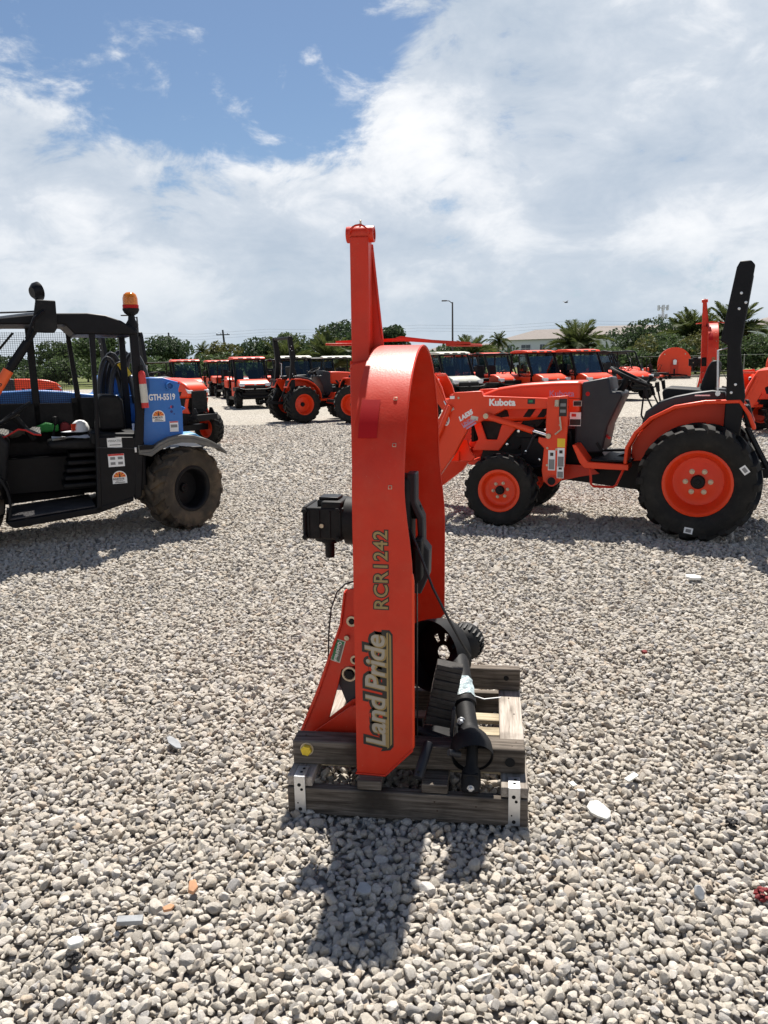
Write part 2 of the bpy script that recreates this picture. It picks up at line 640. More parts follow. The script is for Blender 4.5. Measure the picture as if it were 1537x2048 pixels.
# ================================================================== ground and gravel
def ground_material():
    mt = bpy.data.materials.new('gravel_ground')
    mt.use_nodes = True
    t = NT(mt.node_tree)
    b = mt.node_tree.nodes['Principled BSDF']
    b.inputs['Roughness'].default_value = 0.95
    b.inputs['Specular IOR Level'].default_value = 0.1
    tcn = t.n('ShaderNodeTexCoord')
    vo = t.n('ShaderNodeTexVoronoi', feature='F1', i_Scale=24.0, i_Randomness=1.0)
    t.l(tcn.outputs['Object'], vo.inputs['Vector'])
    sepc = t.n('ShaderNodeSeparateColor')
    t.l(vo.outputs['Color'], sepc.inputs[0])
    c = t.ramp(sepc.outputs[0], [(0.0, (0.25, 0.23, 0.20)), (0.35, (0.36, 0.335, 0.295)), (0.75, (0.43, 0.40, 0.35)), (1.0, (0.52, 0.485, 0.425))])
    big = t.n('ShaderNodeTexNoise', i_Scale=0.35, i_Detail=5.0)
    t.l(tcn.outputs['Object'], big.inputs['Vector'])
    c = t.mix(t.math('MULTIPLY', t.smooth(big.outputs[0], 0.4, 0.7), 0.22), c, (0.33, 0.30, 0.24))
    edge = t.smooth(vo.outputs['Distance'], 0.35, 0.75)
    c = t.mix(t.math('MULTIPLY', edge, 0.6), c, (0.12, 0.105, 0.09))  # dark cell borders paint the shadow between distant stones
    sp_ = t.n('ShaderNodeSeparateXYZ')
    t.l(tcn.outputs['Object'], sp_.inputs[0])
    bed = t.math('SUBTRACT', 1.0, t.smooth(sp_.outputs[1], 19.0, 24.0))
    c = t.mix(bed, c, (0.27, 0.245, 0.215))  # bed under the near stones coloured dark so gaps look shaded
    t.l(c, b.inputs['Base Color'])
    bp = t.n('ShaderNodeBump', i_Strength=0.7, i_Distance=0.02)
    t.l(t.math('SUBTRACT', 1.0, vo.outputs['Distance']), bp.inputs['Height'])
    t.l(bp.outputs[0], b.inputs['Normal'])
    return mt


def stone_material():
    mt = bpy.data.materials.new('crushed_limestone')
    mt.use_nodes = True
    t = NT(mt.node_tree)
    b = mt.node_tree.nodes['Principled BSDF']
    b.inputs['Roughness'].default_value = 0.9
    b.inputs['Specular IOR Level'].default_value = 0.2
    tcn = t.n('ShaderNodeTexCoord')
    oi = t.n('ShaderNodeObjectInfo')
    c = t.ramp(oi.outputs['Random'], [(0.0, (0.208, 0.198, 0.188)), (0.06, (0.386, 0.372, 0.356)), (0.16, (0.463, 0.426, 0.372)), (0.40, (0.510, 0.473, 0.416)),
                                      (0.62, (0.556, 0.520, 0.469)), (0.80, (0.587, 0.558, 0.520)), (0.90, (0.494, 0.418, 0.336)), (0.96, (0.618, 0.596, 0.568)), (1.0, (0.371, 0.365, 0.368))])
    nz = t.n('ShaderNodeTexNoise', i_Scale=3.0, i_Detail=9.0, i_Roughness=0.8)
    addv = t.n('ShaderNodeVectorMath', operation='ADD')
    t.l(tcn.outputs['Object'], addv.inputs[0])
    sc = t.math('MULTIPLY', oi.outputs['Random'], 57.0)
    cx_ = t.n('ShaderNodeCombineXYZ')
    for i in range(3):
        t.l(sc, cx_.inputs[i])
    t.l(cx_.outputs[0], addv.inputs[1])
    t.l(addv.outputs[0], nz.inputs['Vector'])
    f = t.smooth(nz.outputs[0], 0.35, 0.70)
    dark = t.n('ShaderNodeMix', data_type='RGBA', blend_type='MULTIPLY')
    dark.inputs[0].default_value = 1.0
    t.l(c, dark.inputs[6])
    dark.inputs[7].default_value = (0.76, 0.73, 0.69, 1)
    c2 = t.mix(f, dark.outputs[2], c)
    pit = t.n('ShaderNodeTexNoise', i_Scale=7.5, i_Detail=5.0, i_Roughness=0.7)
    t.l(addv.outputs[0], pit.inputs['Vector'])
    c2 = t.mix(t.math('MULTIPLY', t.smooth(pit.outputs[0], 0.60, 0.70), 0.42), c2, (0.16, 0.145, 0.125))
    t.l(c2, b.inputs['Base Color'])
    bp = t.n('ShaderNodeBump', i_Strength=0.42, i_Distance=0.10)
    nb = t.n('ShaderNodeTexNoise', i_Scale=6.5, i_Detail=8.0, i_Roughness=0.75)
    t.l(addv.outputs[0], nb.inputs['Vector'])
    t.l(nb.outputs[0], bp.inputs['Height'])
    t.l(bp.outputs[0], b.inputs['Normal'])
    return mt


STONE = stone_material()
g_ = MB()
g_.add([(-900, -60, 0), (900, -60, 0), (900, 1500, 0), (-900, 1500, 0)], [(0, 1, 2, 3)])
ground = structure(g_.build('ground', ground_material(), loc=(0, 0, -0.022), smooth=0))


def ico(sub):
    import bmesh
    bm = bmesh.new()
    bmesh.ops.create_icosphere(bm, subdivisions=sub, radius=1.0)
    vs = np.array([v.co[:] for v in bm.verts])
    fs = [tuple(v.index for v in f.verts) for f in bm.faces]
    bm.free()
    return vs, fs


ICO2, ICO3 = ico(2), ico(3)


def stone_shape(base, seed, flat=0.72):
    """lumpy, partly faceted stone of about unit radius"""
    r = np.random.default_rng(seed)
    v = base[0].copy()
    ax = np.array([r.uniform(0.95, 1.3), r.uniform(0.75, 1.0), r.uniform(flat - 0.14, flat + 0.14)])
    lump = np.zeros(len(v))
    for _ in range(5):
        d = r.normal(size=3)
        d /= np.linalg.norm(d)
        lump += r.uniform(-0.10, 0.14) * np.clip(v @ d, 0, 1) ** 2
    v = v * (1 + lump)[:, None]
    for _ in range(int(r.integers(7, 13))):
        d = r.normal(size=3)
        d /= np.linalg.norm(d)
        lim = r.uniform(0.46, 0.82)
        ex = np.maximum(v @ d - lim, 0) * r.uniform(0.7, 0.97)
        v -= ex[:, None] * d
    ph = r.uniform(0, 6.28, (6, 1))
    fr = r.normal(size=(6, 3)) * np.array([[3.2], [3.8], [5.0], [6.5], [8.0], [9.5]])
    am = np.array([[0.030], [0.026], [0.020], [0.016], [0.012], [0.010]])
    v *= 1 + (am * np.sin(fr @ v.T + ph)).sum(0)[:, None] + r.normal(size=len(v))[:, None] * 0.006
    return v * ax, base[1]


def gravel():
    protos = [stone_shape(ICO3, 100 + i) for i in range(22)]
    verts, faces, pid = [], [], []
    for i, (v, f) in enumerate(protos):
        o = sum(len(x) for x in verts)
        verts.append(v)
        faces += [tuple(a + o for a in q) for q in f]
        pid += [i] * len(v)
    pts, scl, rot, idx = [], [], [], []

    def layer(y0, y1, sp, smin, smax, zlo, zhi, keep=1.0):
        ys = np.arange(y0, y1, sp)
        P = []
        for k, y in enumerate(ys):
            hw = 0.56 * y + 1.9
            xs = np.arange(-hw, hw, sp) + (sp / 2 if k % 2 else 0)
            P.append(np.stack([xs, np.full(len(xs), y)], 1))
        P = np.concatenate(P)
        if keep < 1:
            P = P[rng.random(len(P)) < keep]
        P = P + rng.uniform(-0.42, 0.42, P.shape) * sp
        n = len(P)
        s = np.clip(np.exp(rng.normal(0, 0.28, n)) * (smin + smax) / 2, smin * 0.7, smax * 1.45)
        z = rng.uniform(zlo, zhi, n)
        pts.append(np.stack([P[:, 0], P[:, 1], z], 1))
        scl.append(s)
        r_ = rng.uniform(0, 6.283, (n, 3))
        r_[:, 0] = rng.normal(0, 0.5, n)
        r_[:, 1] = rng.normal(0, 0.5, n)
        rot.append(r_)
        idx.append(rng.integers(0, len(protos), n))
    layer(0.7, 5.6, 0.0235, 0.0095, 0.016, -0.018, -0.007)
    layer(0.7, 5.6, 0.030, 0.0105, 0.0185, -0.011, 0.001, 0.75)
    layer(5.6, 11, 0.033, 0.012, 0.021, -0.017, -0.006)
    layer(5.6, 11, 0.050, 0.014, 0.0225, -0.011, 0.000, 0.62)
    layer(11, 22.0, 0.056, 0.022, 0.032, -0.020, -0.008)
    pts, scl, rot, idx = map(np.concatenate, (pts, scl, rot, idx))
    nv = sum(len(x) for x in verts)
    allv = np.concatenate(verts + [pts])
    me = bpy.data.meshes.new('gravel')
    me.from_pydata(allv.tolist(), [], faces)
    me.polygons.foreach_set('use_smooth', np.ones(len(faces), bool))
    me.set_sharp_from_angle(angle=rad(22))
    n = len(allv)
    a = me.attributes.new('proto', 'INT', 'POINT')
    a.data.foreach_set('value', np.concatenate([np.array(pid), np.full(len(pts), -1)]).astype(np.int32))
    a = me.attributes.new('pick', 'INT', 'POINT')
    a.data.foreach_set('value', np.concatenate([np.zeros(nv), idx]).astype(np.int32))
    a = me.attributes.new('size', 'FLOAT', 'POINT')
    a.data.foreach_set('value', np.concatenate([np.ones(nv), scl]).astype(np.float32))
    a = me.attributes.new('turn', 'FLOAT_VECTOR', 'POINT')
    a.data.foreach_set('vector', np.concatenate([np.zeros((nv, 3)), rot]).astype(np.float32).ravel())
    me.materials.append(STONE)
    o = bpy.data.objects.new('gravel', me)
    COL.objects.link(o)
    ng = bpy.data.node_groups.new('scatter', 'GeometryNodeTree')
    ng.interface.new_socket('Geometry', in_out='INPUT', socket_type='NodeSocketGeometry')
    ng.interface.new_socket('Geometry', in_out='OUTPUT', socket_type='NodeSocketGeometry')
    t = NT(ng)
    gi, go = t.n('NodeGroupInput'), t.n('NodeGroupOutput')

    def attr(nm, ty):
        nd = t.n('GeometryNodeInputNamedAttribute', data_type=ty)
        nd.inputs[0].default_value = nm
        return nd.outputs[0]
    pr = attr('proto', 'INT')
    cmp_ = t.n('FunctionNodeCompare', data_type='INT', operation='GREATER_EQUAL')
    t.l(pr, cmp_.inputs[2])
    cmp_.inputs[3].default_value = 0
    se = t.n('GeometryNodeSeparateGeometry', domain='POINT')
    t.l(gi.outputs[0], se.inputs[0])
    t.l(cmp_.outputs[0], se.inputs[1])
    sp = t.n('GeometryNodeSplitToInstances', domain='POINT')
    t.l(se.outputs[0], sp.inputs[0])
    t.l(pr, sp.inputs['Group ID'])
    mp = t.n('GeometryNodeMeshToPoints')
    t.l(se.outputs[1], mp.inputs[0])
    ip = t.n('GeometryNodeInstanceOnPoints')
    t.l(mp.outputs[0], ip.inputs['Points'])
    t.l(sp.outputs[0], ip.inputs['Instance'])
    ip.inputs['Pick Instance'].default_value = True
    t.l(attr('pick', 'INT'), ip.inputs['Instance Index'])
    e2r = t.n('FunctionNodeEulerToRotation')
    t.l(attr('turn', 'FLOAT_VECTOR'), e2r.inputs[0])
    t.l(e2r.outputs[0], ip.inputs['Rotation'])
    cxn = t.n('ShaderNodeCombineXYZ')
    for i in range(3):
        t.l(attr('size', 'FLOAT'), cxn.inputs[i])
    t.l(cxn.outputs[0], ip.inputs['Scale'])
    t.l(ip.outputs[0], go.inputs[0])
    md = o.modifiers.new('scatter', 'NODES')
    md.node_group = ng
    o['kind'] = 'stuff'
    return o


gravel()

# grass beyond the lot
GRASSM = mat('grass_ground', (0.085, 0.105, 0.035), 0.95, spec=0.1, vary=0.45, vscale=1.3, dirt=(0.16, 0.135, 0.07), dscale=0.5, damt=0.7)
gs = MB()
gs.add([(-500, 66, 0), (13, 66, 0), (24, 63.5, 0), (120, 66, 0), (400, 90, 0), (700, 1200, 0), (-700, 1200, 0)], [tuple(range(7))])
structure(gs.build('grass_field', GRASSM, loc=(0, 0, -0.014), smooth=0))


# ================================================================== vegetation
def leaf_mat(name, lo, hi, back=0.35):
    mt = bpy.data.materials.new(name)
    mt.use_nodes = True
    t = NT(mt.node_tree)
    b = mt.node_tree.nodes['Principled BSDF']
    b.inputs['Roughness'].default_value = 0.6
    b.inputs['Specular IOR Level'].default_value = 0.25
    geo = t.n('ShaderNodeNewGeometry')
    tcn = t.n('ShaderNodeTexCoord')
    nz = t.n('ShaderNodeTexNoise', i_Scale=0.9, i_Detail=3.0)
    t.l(tcn.outputs['Object'], nz.inputs['Vector'])
    f = t.math('ADD', t.math('MULTIPLY', geo.outputs['Random Per Island'], 0.55), t.math('MULTIPLY', nz.outputs[0], 0.5))
    c = t.ramp(f, [(0.15, lo), (0.85, hi)])
    t.l(c, b.inputs['Base Color'])
    tr = t.n('ShaderNodeBsdfTranslucent')
    t.l(c, tr.inputs[0])
    mx = t.n('ShaderNodeMixShader')
    mx.inputs[0].default_value = back
    out = mt.node_tree.nodes['Material Output']
    t.l(b.outputs[0], mx.inputs[1])
    t.l(tr.outputs[0], mx.inputs[2])
    t.l(mx.outputs[0], out.inputs[0])
    return mt


LEAF_D = leaf_mat('dark_leaves', (0.026, 0.044, 0.022), (0.066, 0.098, 0.044))  # leaf greens below lightened and greyed: distance haze put into the colour
LEAF_M = leaf_mat('mid_leaves', (0.036, 0.060, 0.024), (0.095, 0.135, 0.052))
LEAF_Y = leaf_mat('olive_leaves', (0.048, 0.062, 0.020), (0.16, 0.155, 0.05))
FROND_G = leaf_mat('palm_leaflets', (0.036, 0.055, 0.016), (0.11, 0.13, 0.040), 0.4)
FROND_Y = leaf_mat('dry_palm_leaflets', (0.075, 0.070, 0.022), (0.20, 0.165, 0.06), 0.4)
BARK = mat('bark', (0.075, 0.06, 0.048), 0.9, vary=0.35, vscale=9, bump=0.5, bscale=20)


def crown_mesh(w_, h_, n, leaf, seed, lobes=9, dpt=None):
    r = np.random.default_rng(seed)
    dpt = dpt or w_
    cs_, rs_ = [], []
    for i in range(lobes):
        a = r.uniform(0, 6.283)
        q = r.uniform(0.0, 0.62)
        cs_.append([math.cos(a) * q * w_ / 2, math.sin(a) * q * dpt / 2, r.uniform(0.28, 0.80) * h_])
        rs_.append([r.uniform(0.20, 0.36) * w_, r.uniform(0.20, 0.36) * dpt, r.uniform(0.18, 0.32) * h_])
    cs_, rs_ = np.array(cs_), np.array(rs_)
    k = r.integers(0, lobes, n)
    d = r.normal(size=(n, 3))
    d /= np.linalg.norm(d, axis=1)[:, None]
    rad_ = r.uniform(0.55, 1.05, n) ** 0.6
    p = cs_[k] + d * rs_[k] * rad_[:, None]
    p[:, 2] = np.maximum(p[:, 2], 0.08 * h_ * r.random(n))
    nrm = d + r.normal(size=(n, 3)) * 0.75
    nrm /= np.linalg.norm(nrm, axis=1)[:, None]
    t1 = np.cross(nrm, r.normal(size=(n, 3)))
    t1 /= np.linalg.norm(t1, axis=1)[:, None]
    t2 = np.cross(nrm, t1)
    s = leaf * np.exp(r.normal(0, 0.35, n))
    a, b = t1 * s[:, None], t2 * (s * r.uniform(0.45, 0.8, n))[:, None]
    bend = nrm * (s * 0.25)[:, None]
    V = np.stack([p - a, p - b * 0.9 + bend, p + a, p + b * 1.1 + bend], 1).reshape(-1, 3)
    F = np.arange(4 * n).reshape(-1, 4)
    return V, F


def leafy(name, parent, V, F, mt):
    me = bpy.data.meshes.new(name)
    me.from_pydata(V.tolist(), [], F.tolist())
    me.materials.append(mt)
    o = bpy.data.objects.new(name, me)
    COL.objects.link(o)
    o.parent = parent
    return o


def tree(x, y, w_, h_, label, mt, seed, n=1500, leaf=0.22, name='tree', cat='tree', group='trees beyond the gravel lot', trunk=True, lobes=9):
    o = thing(name, label, cat, (x, y, 0), 0, group)
    base = 0.2 * h_ if trunk else 0.0
    V, F = crown_mesh(w_, h_ - base, int(n * 1.9), leaf * 0.72, seed, lobes)
    V[:, 2] += base
    leafy('crown', o, V, F, mt)
    r = random.Random(seed)
    mb = MB()
    tw = 0.03 * h_
    hh = h_ * 0.55
    mb.tube([(0, 0, -0.1), (r.uniform(-.1, .1), 0, hh * 0.5), (r.uniform(-.2, .2), r.uniform(-.2, .2), hh)], [tw, tw * 0.8, tw * 0.45], 7)
    for i in range(4):
        a = r.uniform(0, 6.28)
        z0 = hh * r.uniform(0.35, 0.8)
        mb.tube([(0, 0, z0), (math.cos(a) * w_ * 0.14, math.sin(a) * w_ * 0.14, z0 + h_ * 0.1), (math.cos(a) * w_ * 0.28, math.sin(a) * w_ * 0.28, z0 + h_ * 0.22)], [tw * 0.5, tw * 0.35, tw * 0.15], 5)
    mb.build('trunk', BARK, o)
    return o


FRONDS = {}


def frond_mesh(kind, mt, droop):
    key = (kind, mt.name)
    if key in FRONDS:
        return FRONDS[key]
    r = random.Random(kind * 13 + 5)
    mb = MB()
    pts = []
    N = 16
    for i in range(N + 1):
        u_ = i / N
        pts.append(Vector((u_ * (1 - 0.18 * droop * u_), 0, 0.42 * u_ - droop * 0.75 * u_ ** 2.1)))
    mb.tube(pts, [0.018 * (1 - 0.8 * i / N) for i in range(N + 1)], 4)
    for i in range(2, N + 1):
        for q in (0.0, 0.5):
            u_ = (i - q) / N
            p = pts[i - 1].lerp(pts[i], 1 - q)
            L_ = 0.30 * math.sin(math.pi * min(1, 0.12 + u_ * 0.86)) ** 0.7 + 0.05
            for sd in (-1, 1):
                tip = p + Vector((L_ * 0.62, sd * L_ * (0.62 + r.uniform(-.1, .1)), L_ * (0.25 - 0.75 * droop * u_ + r.uniform(-.15, .1))))
                wv = Vector((0.026, 0, -0.008))
                mb.add([p - wv * 0.4, p + wv, tip, p.lerp(tip, 0.5) + Vector((0, 0, 0.02))], [(0, 1, 2, 3)])
    me = bpy.data.meshes.new('frond')
    me.from_pydata(mb.v, [], mb.f)
    me.materials.append(mt)
    FRONDS[key] = me
    return me


def palm(x, y, trunk_h, L_, label, seed, n=44, dry=0.25, tw=0.22, group='palms beyond the gravel lot'):
    o = thing('palm_tree', label, 'palm', (x, y, 0), random.uniform(0, 6), group)
    r = random.Random(seed)
    mb = MB()
    hs = [(-0.1, 1.25), (0.05 * trunk_h, 1.1), (0.5 * trunk_h, 1.0), (0.85 * trunk_h, 1.0), (0.93 * trunk_h, 1.5), (trunk_h, 1.35), (trunk_h + 0.3, 0.5), (trunk_h + 0.35, 0.0)]
    mb.lathe([(tw * k, h) for h, k in hs], n=10)
    mb.build('trunk', BARK, o)
    for i in range(n):
        f = i / n
        el = rad(82) - f * rad(98) + r.uniform(-.1, .1)
        az = i * 2.39996 + r.uniform(-.15, .15)
        kind = 0 if f < 0.35 else (1 if f < 0.7 else 2)
        mt = FROND_Y if (f > 0.62 and r.random() < dry * 2.2) else FROND_G
        fo = bpy.data.objects.new('frond', frond_mesh(kind, mt, (0.35, 0.75, 0.95)[kind]))
        COL.objects.link(fo)
        fo.parent = o
        s = L_ * (0.85 + 0.3 * r.random()) * (0.82 if kind == 0 else 1.0)
        fo.scale = (s, s, s)
        fo.rotation_euler = (r.uniform(-.35, .35), -(el - rad(23)), az)
        fo.location = (0, 0, trunk_h + 0.12)
    return o


# (x, y) are metres from the camera; sizes in metres
T = tree
T(-29.8, 108, 8.2, 6.0, 'round dark tree standing alone beside the left street lamp', LEAF_D, 1, 2600, 0.24)
T(-39.0, 104, 9.0, 4.6, 'low broad tree seen behind the telehandler cab', LEAF_M, 2, 2000, 0.24)
T(-31.5, 88, 7.2, 6.6, 'green tree rising behind the telehandler hoses', LEAF_M, 3, 2200, 0.22)
T(-36.0, 90, 7.0, 4.6, 'bushy tree seen through the cab mesh screen', LEAF_M, 4, 1800, 0.22)
T(-43.5, 86, 7.5, 3.6, 'low tree at the far left behind the boom', LEAF_D, 5, 1500, 0.22)
T(-17.5, 84, 4.4, 4.3, 'thin pale green tree left of the second utility pole', LEAF_Y, 6, 1300, 0.17)
T(-21.5, 110, 7.5, 3.6, 'low hedge-like tree under the small distant palm', LEAF_M, 17, 1300, 0.2)
T(-15.8, 112, 9.0, 5.6, 'mid green tree behind the second utility pole', LEAF_D, 7, 2600, 0.24)
T(-11.2, 105, 6.6, 5.9, 'leafy tree between the utility pole and the tall dark tree', LEAF_M, 8, 2200, 0.22)
T(-7.0, 116, 8.4, 7.6, 'tallest dark tree behind the roll bar of the middle tractor', LEAF_D, 9, 3000, 0.26)
T(-1.8, 122, 10.0, 7.7, 'broad dark tree just left of the tall red cutter tongue', LEAF_D, 10, 3000, 0.26)
T(1.8, 118, 6.0, 7.0, 'dark tree peeking out just right of the cutter tongue', LEAF_D, 11, 2400, 0.26)
T(9.5, 96, 7.0, 3.6, 'low green bushy tree right of the cutter band', LEAF_M, 12, 1500, 0.22)
T(12.4, 100, 6.0, 3.4, 'low tree behind the pale-roofed utility vehicle', LEAF_Y, 13, 1600, 0.22)
T(20.8, 104, 5.0, 2.9, 'low tree in front of the white apartment block', LEAF_M, 14, 1500, 0.22)
T(49.5, 84, 8.0, 8.0, 'dark glossy tree at the right edge behind the roll bar', LEAF_D, 15, 3200, 0.24)
T(53.5, 92, 8.0, 7.0, 'dark tree at the far right edge of the lot', LEAF_D, 16, 2200, 0.24)
bush = dict(name='bush', cat='bush', group='bushes along the fence', trunk=False)
for i, (x, y, w_, h_, lab, mt) in enumerate([
        (26.2, 78, 5.0, 3.6, 'leafy bush right below the round palm', LEAF_Y),
        (28.6, 80, 5.4, 4.3, 'bright green bush just right of the round palm', LEAF_M),
        (31.0, 77, 5.6, 4.0, 'pale green bush in the middle of the thicket', LEAF_Y),
        (33.8, 79, 5.6, 4.2, 'green bush left of the orange arch cutter', LEAF_M),
        (36.2, 76, 5.0, 3.5, 'bush behind the orange arch cutter', LEAF_M),
        (39.2, 78, 5.6, 3.9, 'bush right of the orange arch cutter', LEAF_M),
        (43.0, 80, 6.0, 4.2, 'bush between the second cutter and the roll bar', LEAF_D)]):
    tree(x, y, w_, h_, lab, mt, 40 + i, 1500, 0.17, **bush)
for i, (x, y, w_, h_, lab) in enumerate([
        (34.5, 105, 10, 6.6, 'tall dark tree at the left of the thicket skyline'),
        (39.5, 100, 9, 6.3, 'dark tree in the middle of the thicket skyline'),
        (43.5, 104, 9, 5.9, 'dark tree below the cell tower')]):
    tree(x, y, w_, h_, lab, LEAF_D, 60 + i, 2400, 0.24)
palm(23.0, 92, 2.7, 4.3, 'round full palm standing in front of the apartment roof', 1, 46)
palm(35.8, 90, 3.3, 4.7, 'wide palm left of the second red cutter', 2, 46, 0.35)
palm(40.2, 90, 3.9, 4.7, 'tall palm right of the second red cutter', 3, 46)
palm(-8.8, 72, 1.5, 3.3, 'yellowish palm behind the middle tractor', 4, 36, 0.8)
palm(-4.6, 71, 1.6, 3.5, 'larger yellowish palm left of the cutter tongue', 5, 38, 0.8)
palm(8.6, 76, 1.9, 2.9, 'palm at the foot of the right street lamp', 6, 34, 0.6)
palm(16.8, 112, 4.2, 1.9, 'small drooping palm in front of the long roof', 7, 30, 0.1, tw=0.14)
palm(-34.0, 150, 4.3, 2.6, 'tiny distant palm between the left trees', 8, 26, 0.2, tw=0.2)
# dense low undergrowth that nobody could count, in two belts behind the vehicle rows
for (xs, y0, step, nm) in (([-53 + i * 3.7 for i in range(24)], 76, 0, 'a'), ([4 + i * 3.4 for i in range(13)], 83, 0, 'b')):
    VV, FF = [], []
    for i, x in enumerate(xs):
        if 9.5 < x < 19.5:
            continue
        q_ = random.Random(900 + i + int(y0))
        V1, F1 = crown_mesh(q_.uniform(5, 6.6), q_.uniform(2.2, 3.3), 1000, 0.17, 900 + i, 8)
        V1[:, 0] += x + q_.uniform(-.6, .6)
        V1[:, 1] += y0 + q_.uniform(-2, 3)
        FF.append(F1 + sum(len(a_) for a_ in VV))
        VV.append(V1)
    ug = leafy('undergrowth', None, np.concatenate(VV), np.concatenate(FF), LEAF_M)
    ug['kind'] = 'stuff'
# far tree line that reads as one mass
V0, F0 = [], []
rr_ = random.Random(5)
for i in range(46):
    x0 = -150 + i * 7.2
    hh_ = rr_.uniform(3.0, 5.2) + (1.2 if x0 > 60 else 0)
    V1, F1 = crown_mesh(rr_.uniform(9, 14), hh_, 420, 0.42, 300 + i, 7)
    V1[:, 0] += x0
    V1[:, 1] += rr_.uniform(170, 185)
    F0.append(F1 + sum(len(a) for a in V0))
    V0.append(V1)
tl = leafy('treeline', None, np.concatenate(V0), np.concatenate(F0), LEAF_D)
tl['kind'] = 'stuff'

# ================================================================== buildings
WALLW = mat('pale_stucco', (0.74, 0.75, 0.75), 0.85, vary=0.05)
ROOFM = mat('grey_shingle', (0.19, 0.165, 0.15), 0.9, vary=0.12, vscale=2)
WINM = mat('dark_window', (0.03, 0.04, 0.05), 0.12, spec=0.8)
TRIMW = mat('white_trim', (0.75, 0.75, 0.74), 0.6)


def hip_roof(mb, x0, x1, y0, y1, z0, z1, over=0.8, inset=None):
    x0, x1, y0, y1 = x0 - over, x1 + over, y0 - over, y1 + over
    ins = inset or (y1 - y0) / 2
    ym = (y0 + y1) / 2
    vs = [(x0, y0, z0), (x1, y0, z0), (x1, y1, z0), (x0, y1, z0), (x0 + ins, ym, z1), (x1 - ins, ym, z1)]
    mb.add(vs, [(0, 1, 5, 4), (1, 2, 5), (2, 3, 4, 5), (3, 0, 4), (0, 3, 2, 1)])


def apartment(label, loc, rz, blocks, wins=True, group='apartment blocks far behind the lot'):
    o = thing('apartment_building', label, 'building', loc, rz, group)
    for x0, x1, y0, y1, h_, rh in blocks:
        wb = MB()
        wb.span((x0, y0, -0.2), (x1, y1, h_))
        wb.build('wall', WALLW, o)
        rb = MB()
        hip_roof(rb, x0, x1, y0, y1, h_ + 0.004, h_ + rh)
        rb.build('roof', ROOFM, o, smooth=0)
        if not wins:
            continue
        nfl = int(h_ // 2.9)
        nx = max(2, int((x1 - x0) / 4.2))
        for k in range(nx):
            xc = x0 + (k + 0.5) * (x1 - x0) / nx
            for fl in range(nfl):
                zc = 1.6 + fl * 2.9
                wd = 2.3 if k % 3 == 1 else 1.2
                fr = MB()
                fr.span((xc - wd / 2 - .12, y0 - 0.12, zc - 0.85), (xc + wd / 2 + .12, y0 + 0.02, zc + 0.95))
                f = fr.build('window', TRIMW, o)
                pb = MB()
                pb.span((xc - wd / 2, y0 - 0.15, zc - 0.73), (xc - 0.04, y0 - 0.122, zc + 0.83))
                pb.span((xc + 0.04, y0 - 0.15, zc - 0.73), (xc + wd / 2, y0 - 0.122, zc + 0.83))
                pb.build('pane', WINM, f)
                if k % 3 == 1 and fl:
                    bb = MB()
                    bb.span((xc - 1.5, y0 - 1.2, zc - 1.05), (xc + 1.5, y0 - 0.125, zc - 0.9))
                    for q in range(13):
                        bb.span((xc - 1.5 + q * 0.25 - .02, y0 - 1.2, zc - 0.9), (xc - 1.5 + q * 0.25 + .02, y0 - 1.16, zc - 0.05))
                    bb.span((xc - 1.52, y0 - 1.21, zc - 0.05), (xc + 1.52, y0 - 1.15, zc + 0.02))
                    bb.build('balcony', TRIMW, o)
    return o


apartment('white three-storey apartment block with grey hipped roof and balconies', (42.5, 190, 0), rad(-30),
          [(-14, 24, 0, 13, 6.6, 2.5), (2.5, 11.5, -2.6, -0.03, 6.5, 1.0)])
apartment('long low apartment block with grey roof further left', (25.5, 285, 0), rad(-12),
          [(-9, 24, 0, 12, 5.6, 2.3)])
apartment('long brown roofed block rising behind the thicket', (62, 176, 0), rad(-8), [(-19, 21, 0, 14, 6.9, 2.2)], wins=False)
apartment('brown roofed block partly hidden by the roll bar', (88, 150, 0), rad(-10), [(-16, 16, 0, 14, 7.4, 2.4)], wins=False)


# ================================================================== poles, tower, fence
def street_lamp(x, y, h_, arm, label):
    o = thing('street_lamp', label, 'street lamp', (x, y, 0), 0, 'street lamps round the lot')
    MB().lathe([(0.17, -0.1), (0.17, 0.3), (0.095, 0.32), (0.06, h_), (0, h_)], n=10).build('pole', POLEM, o)
    MB().tube([(0, 0, h_ - 0.12), (arm * 0.5, 0, h_ + 0.1), (arm, 0, h_ + 0.12)], 0.035, 6).build('arm', POLEM, o)
    MB().box((arm * 1.25, 0, h_ + 0.12), (abs(arm) * 0.75, 0.3, 0.09)).build('lamp_head', POLEM, o, bev=0.02)
    return o


street_lamp(-19.0, 62, 5.6, -0.75, 'dark street lamp with arm at left beyond the telehandler')
street_lamp(6.05, 66, 6.5, -0.55, 'dark street lamp with arm rising right of the cutter')


def utility_pole(x, y, h_, label, seed):
    o = thing('utility_pole', label, 'utility pole', (x, y, 0), 0, 'utility poles beyond the trees')
    MB().tube([(0, 0, -0.1), (0.1, 0, h_ * .5), (-0.12, 0, h_)], [0.2, 0.17, 0.13], 8).build('pole', POLEM, o)
    MB().box((-0.12, 0, h_ - 0.7), (2.0, 0.12, 0.14)).build('cross_arm', POLEM, o)
    mb = MB()
    for q in (-0.9, -0.3, 0.7):
        mb.lathe([(0.05, 0), (0.08, 0.06), (0.04, 0.2), (0, 0.22)], (q - .12, 0, h_ - 0.63), 'z', 7)
    mb.build('insulators', STEEL, o)
    if seed:
        MB().lathe([(0, 0), (0.24, 0), (0.24, 0.7), (0.2, 0.8), (0, 0.82)], (-0.4, 0, h_ - 2.6), 'z', 10).build('transformer', POLEM, o)
    return o


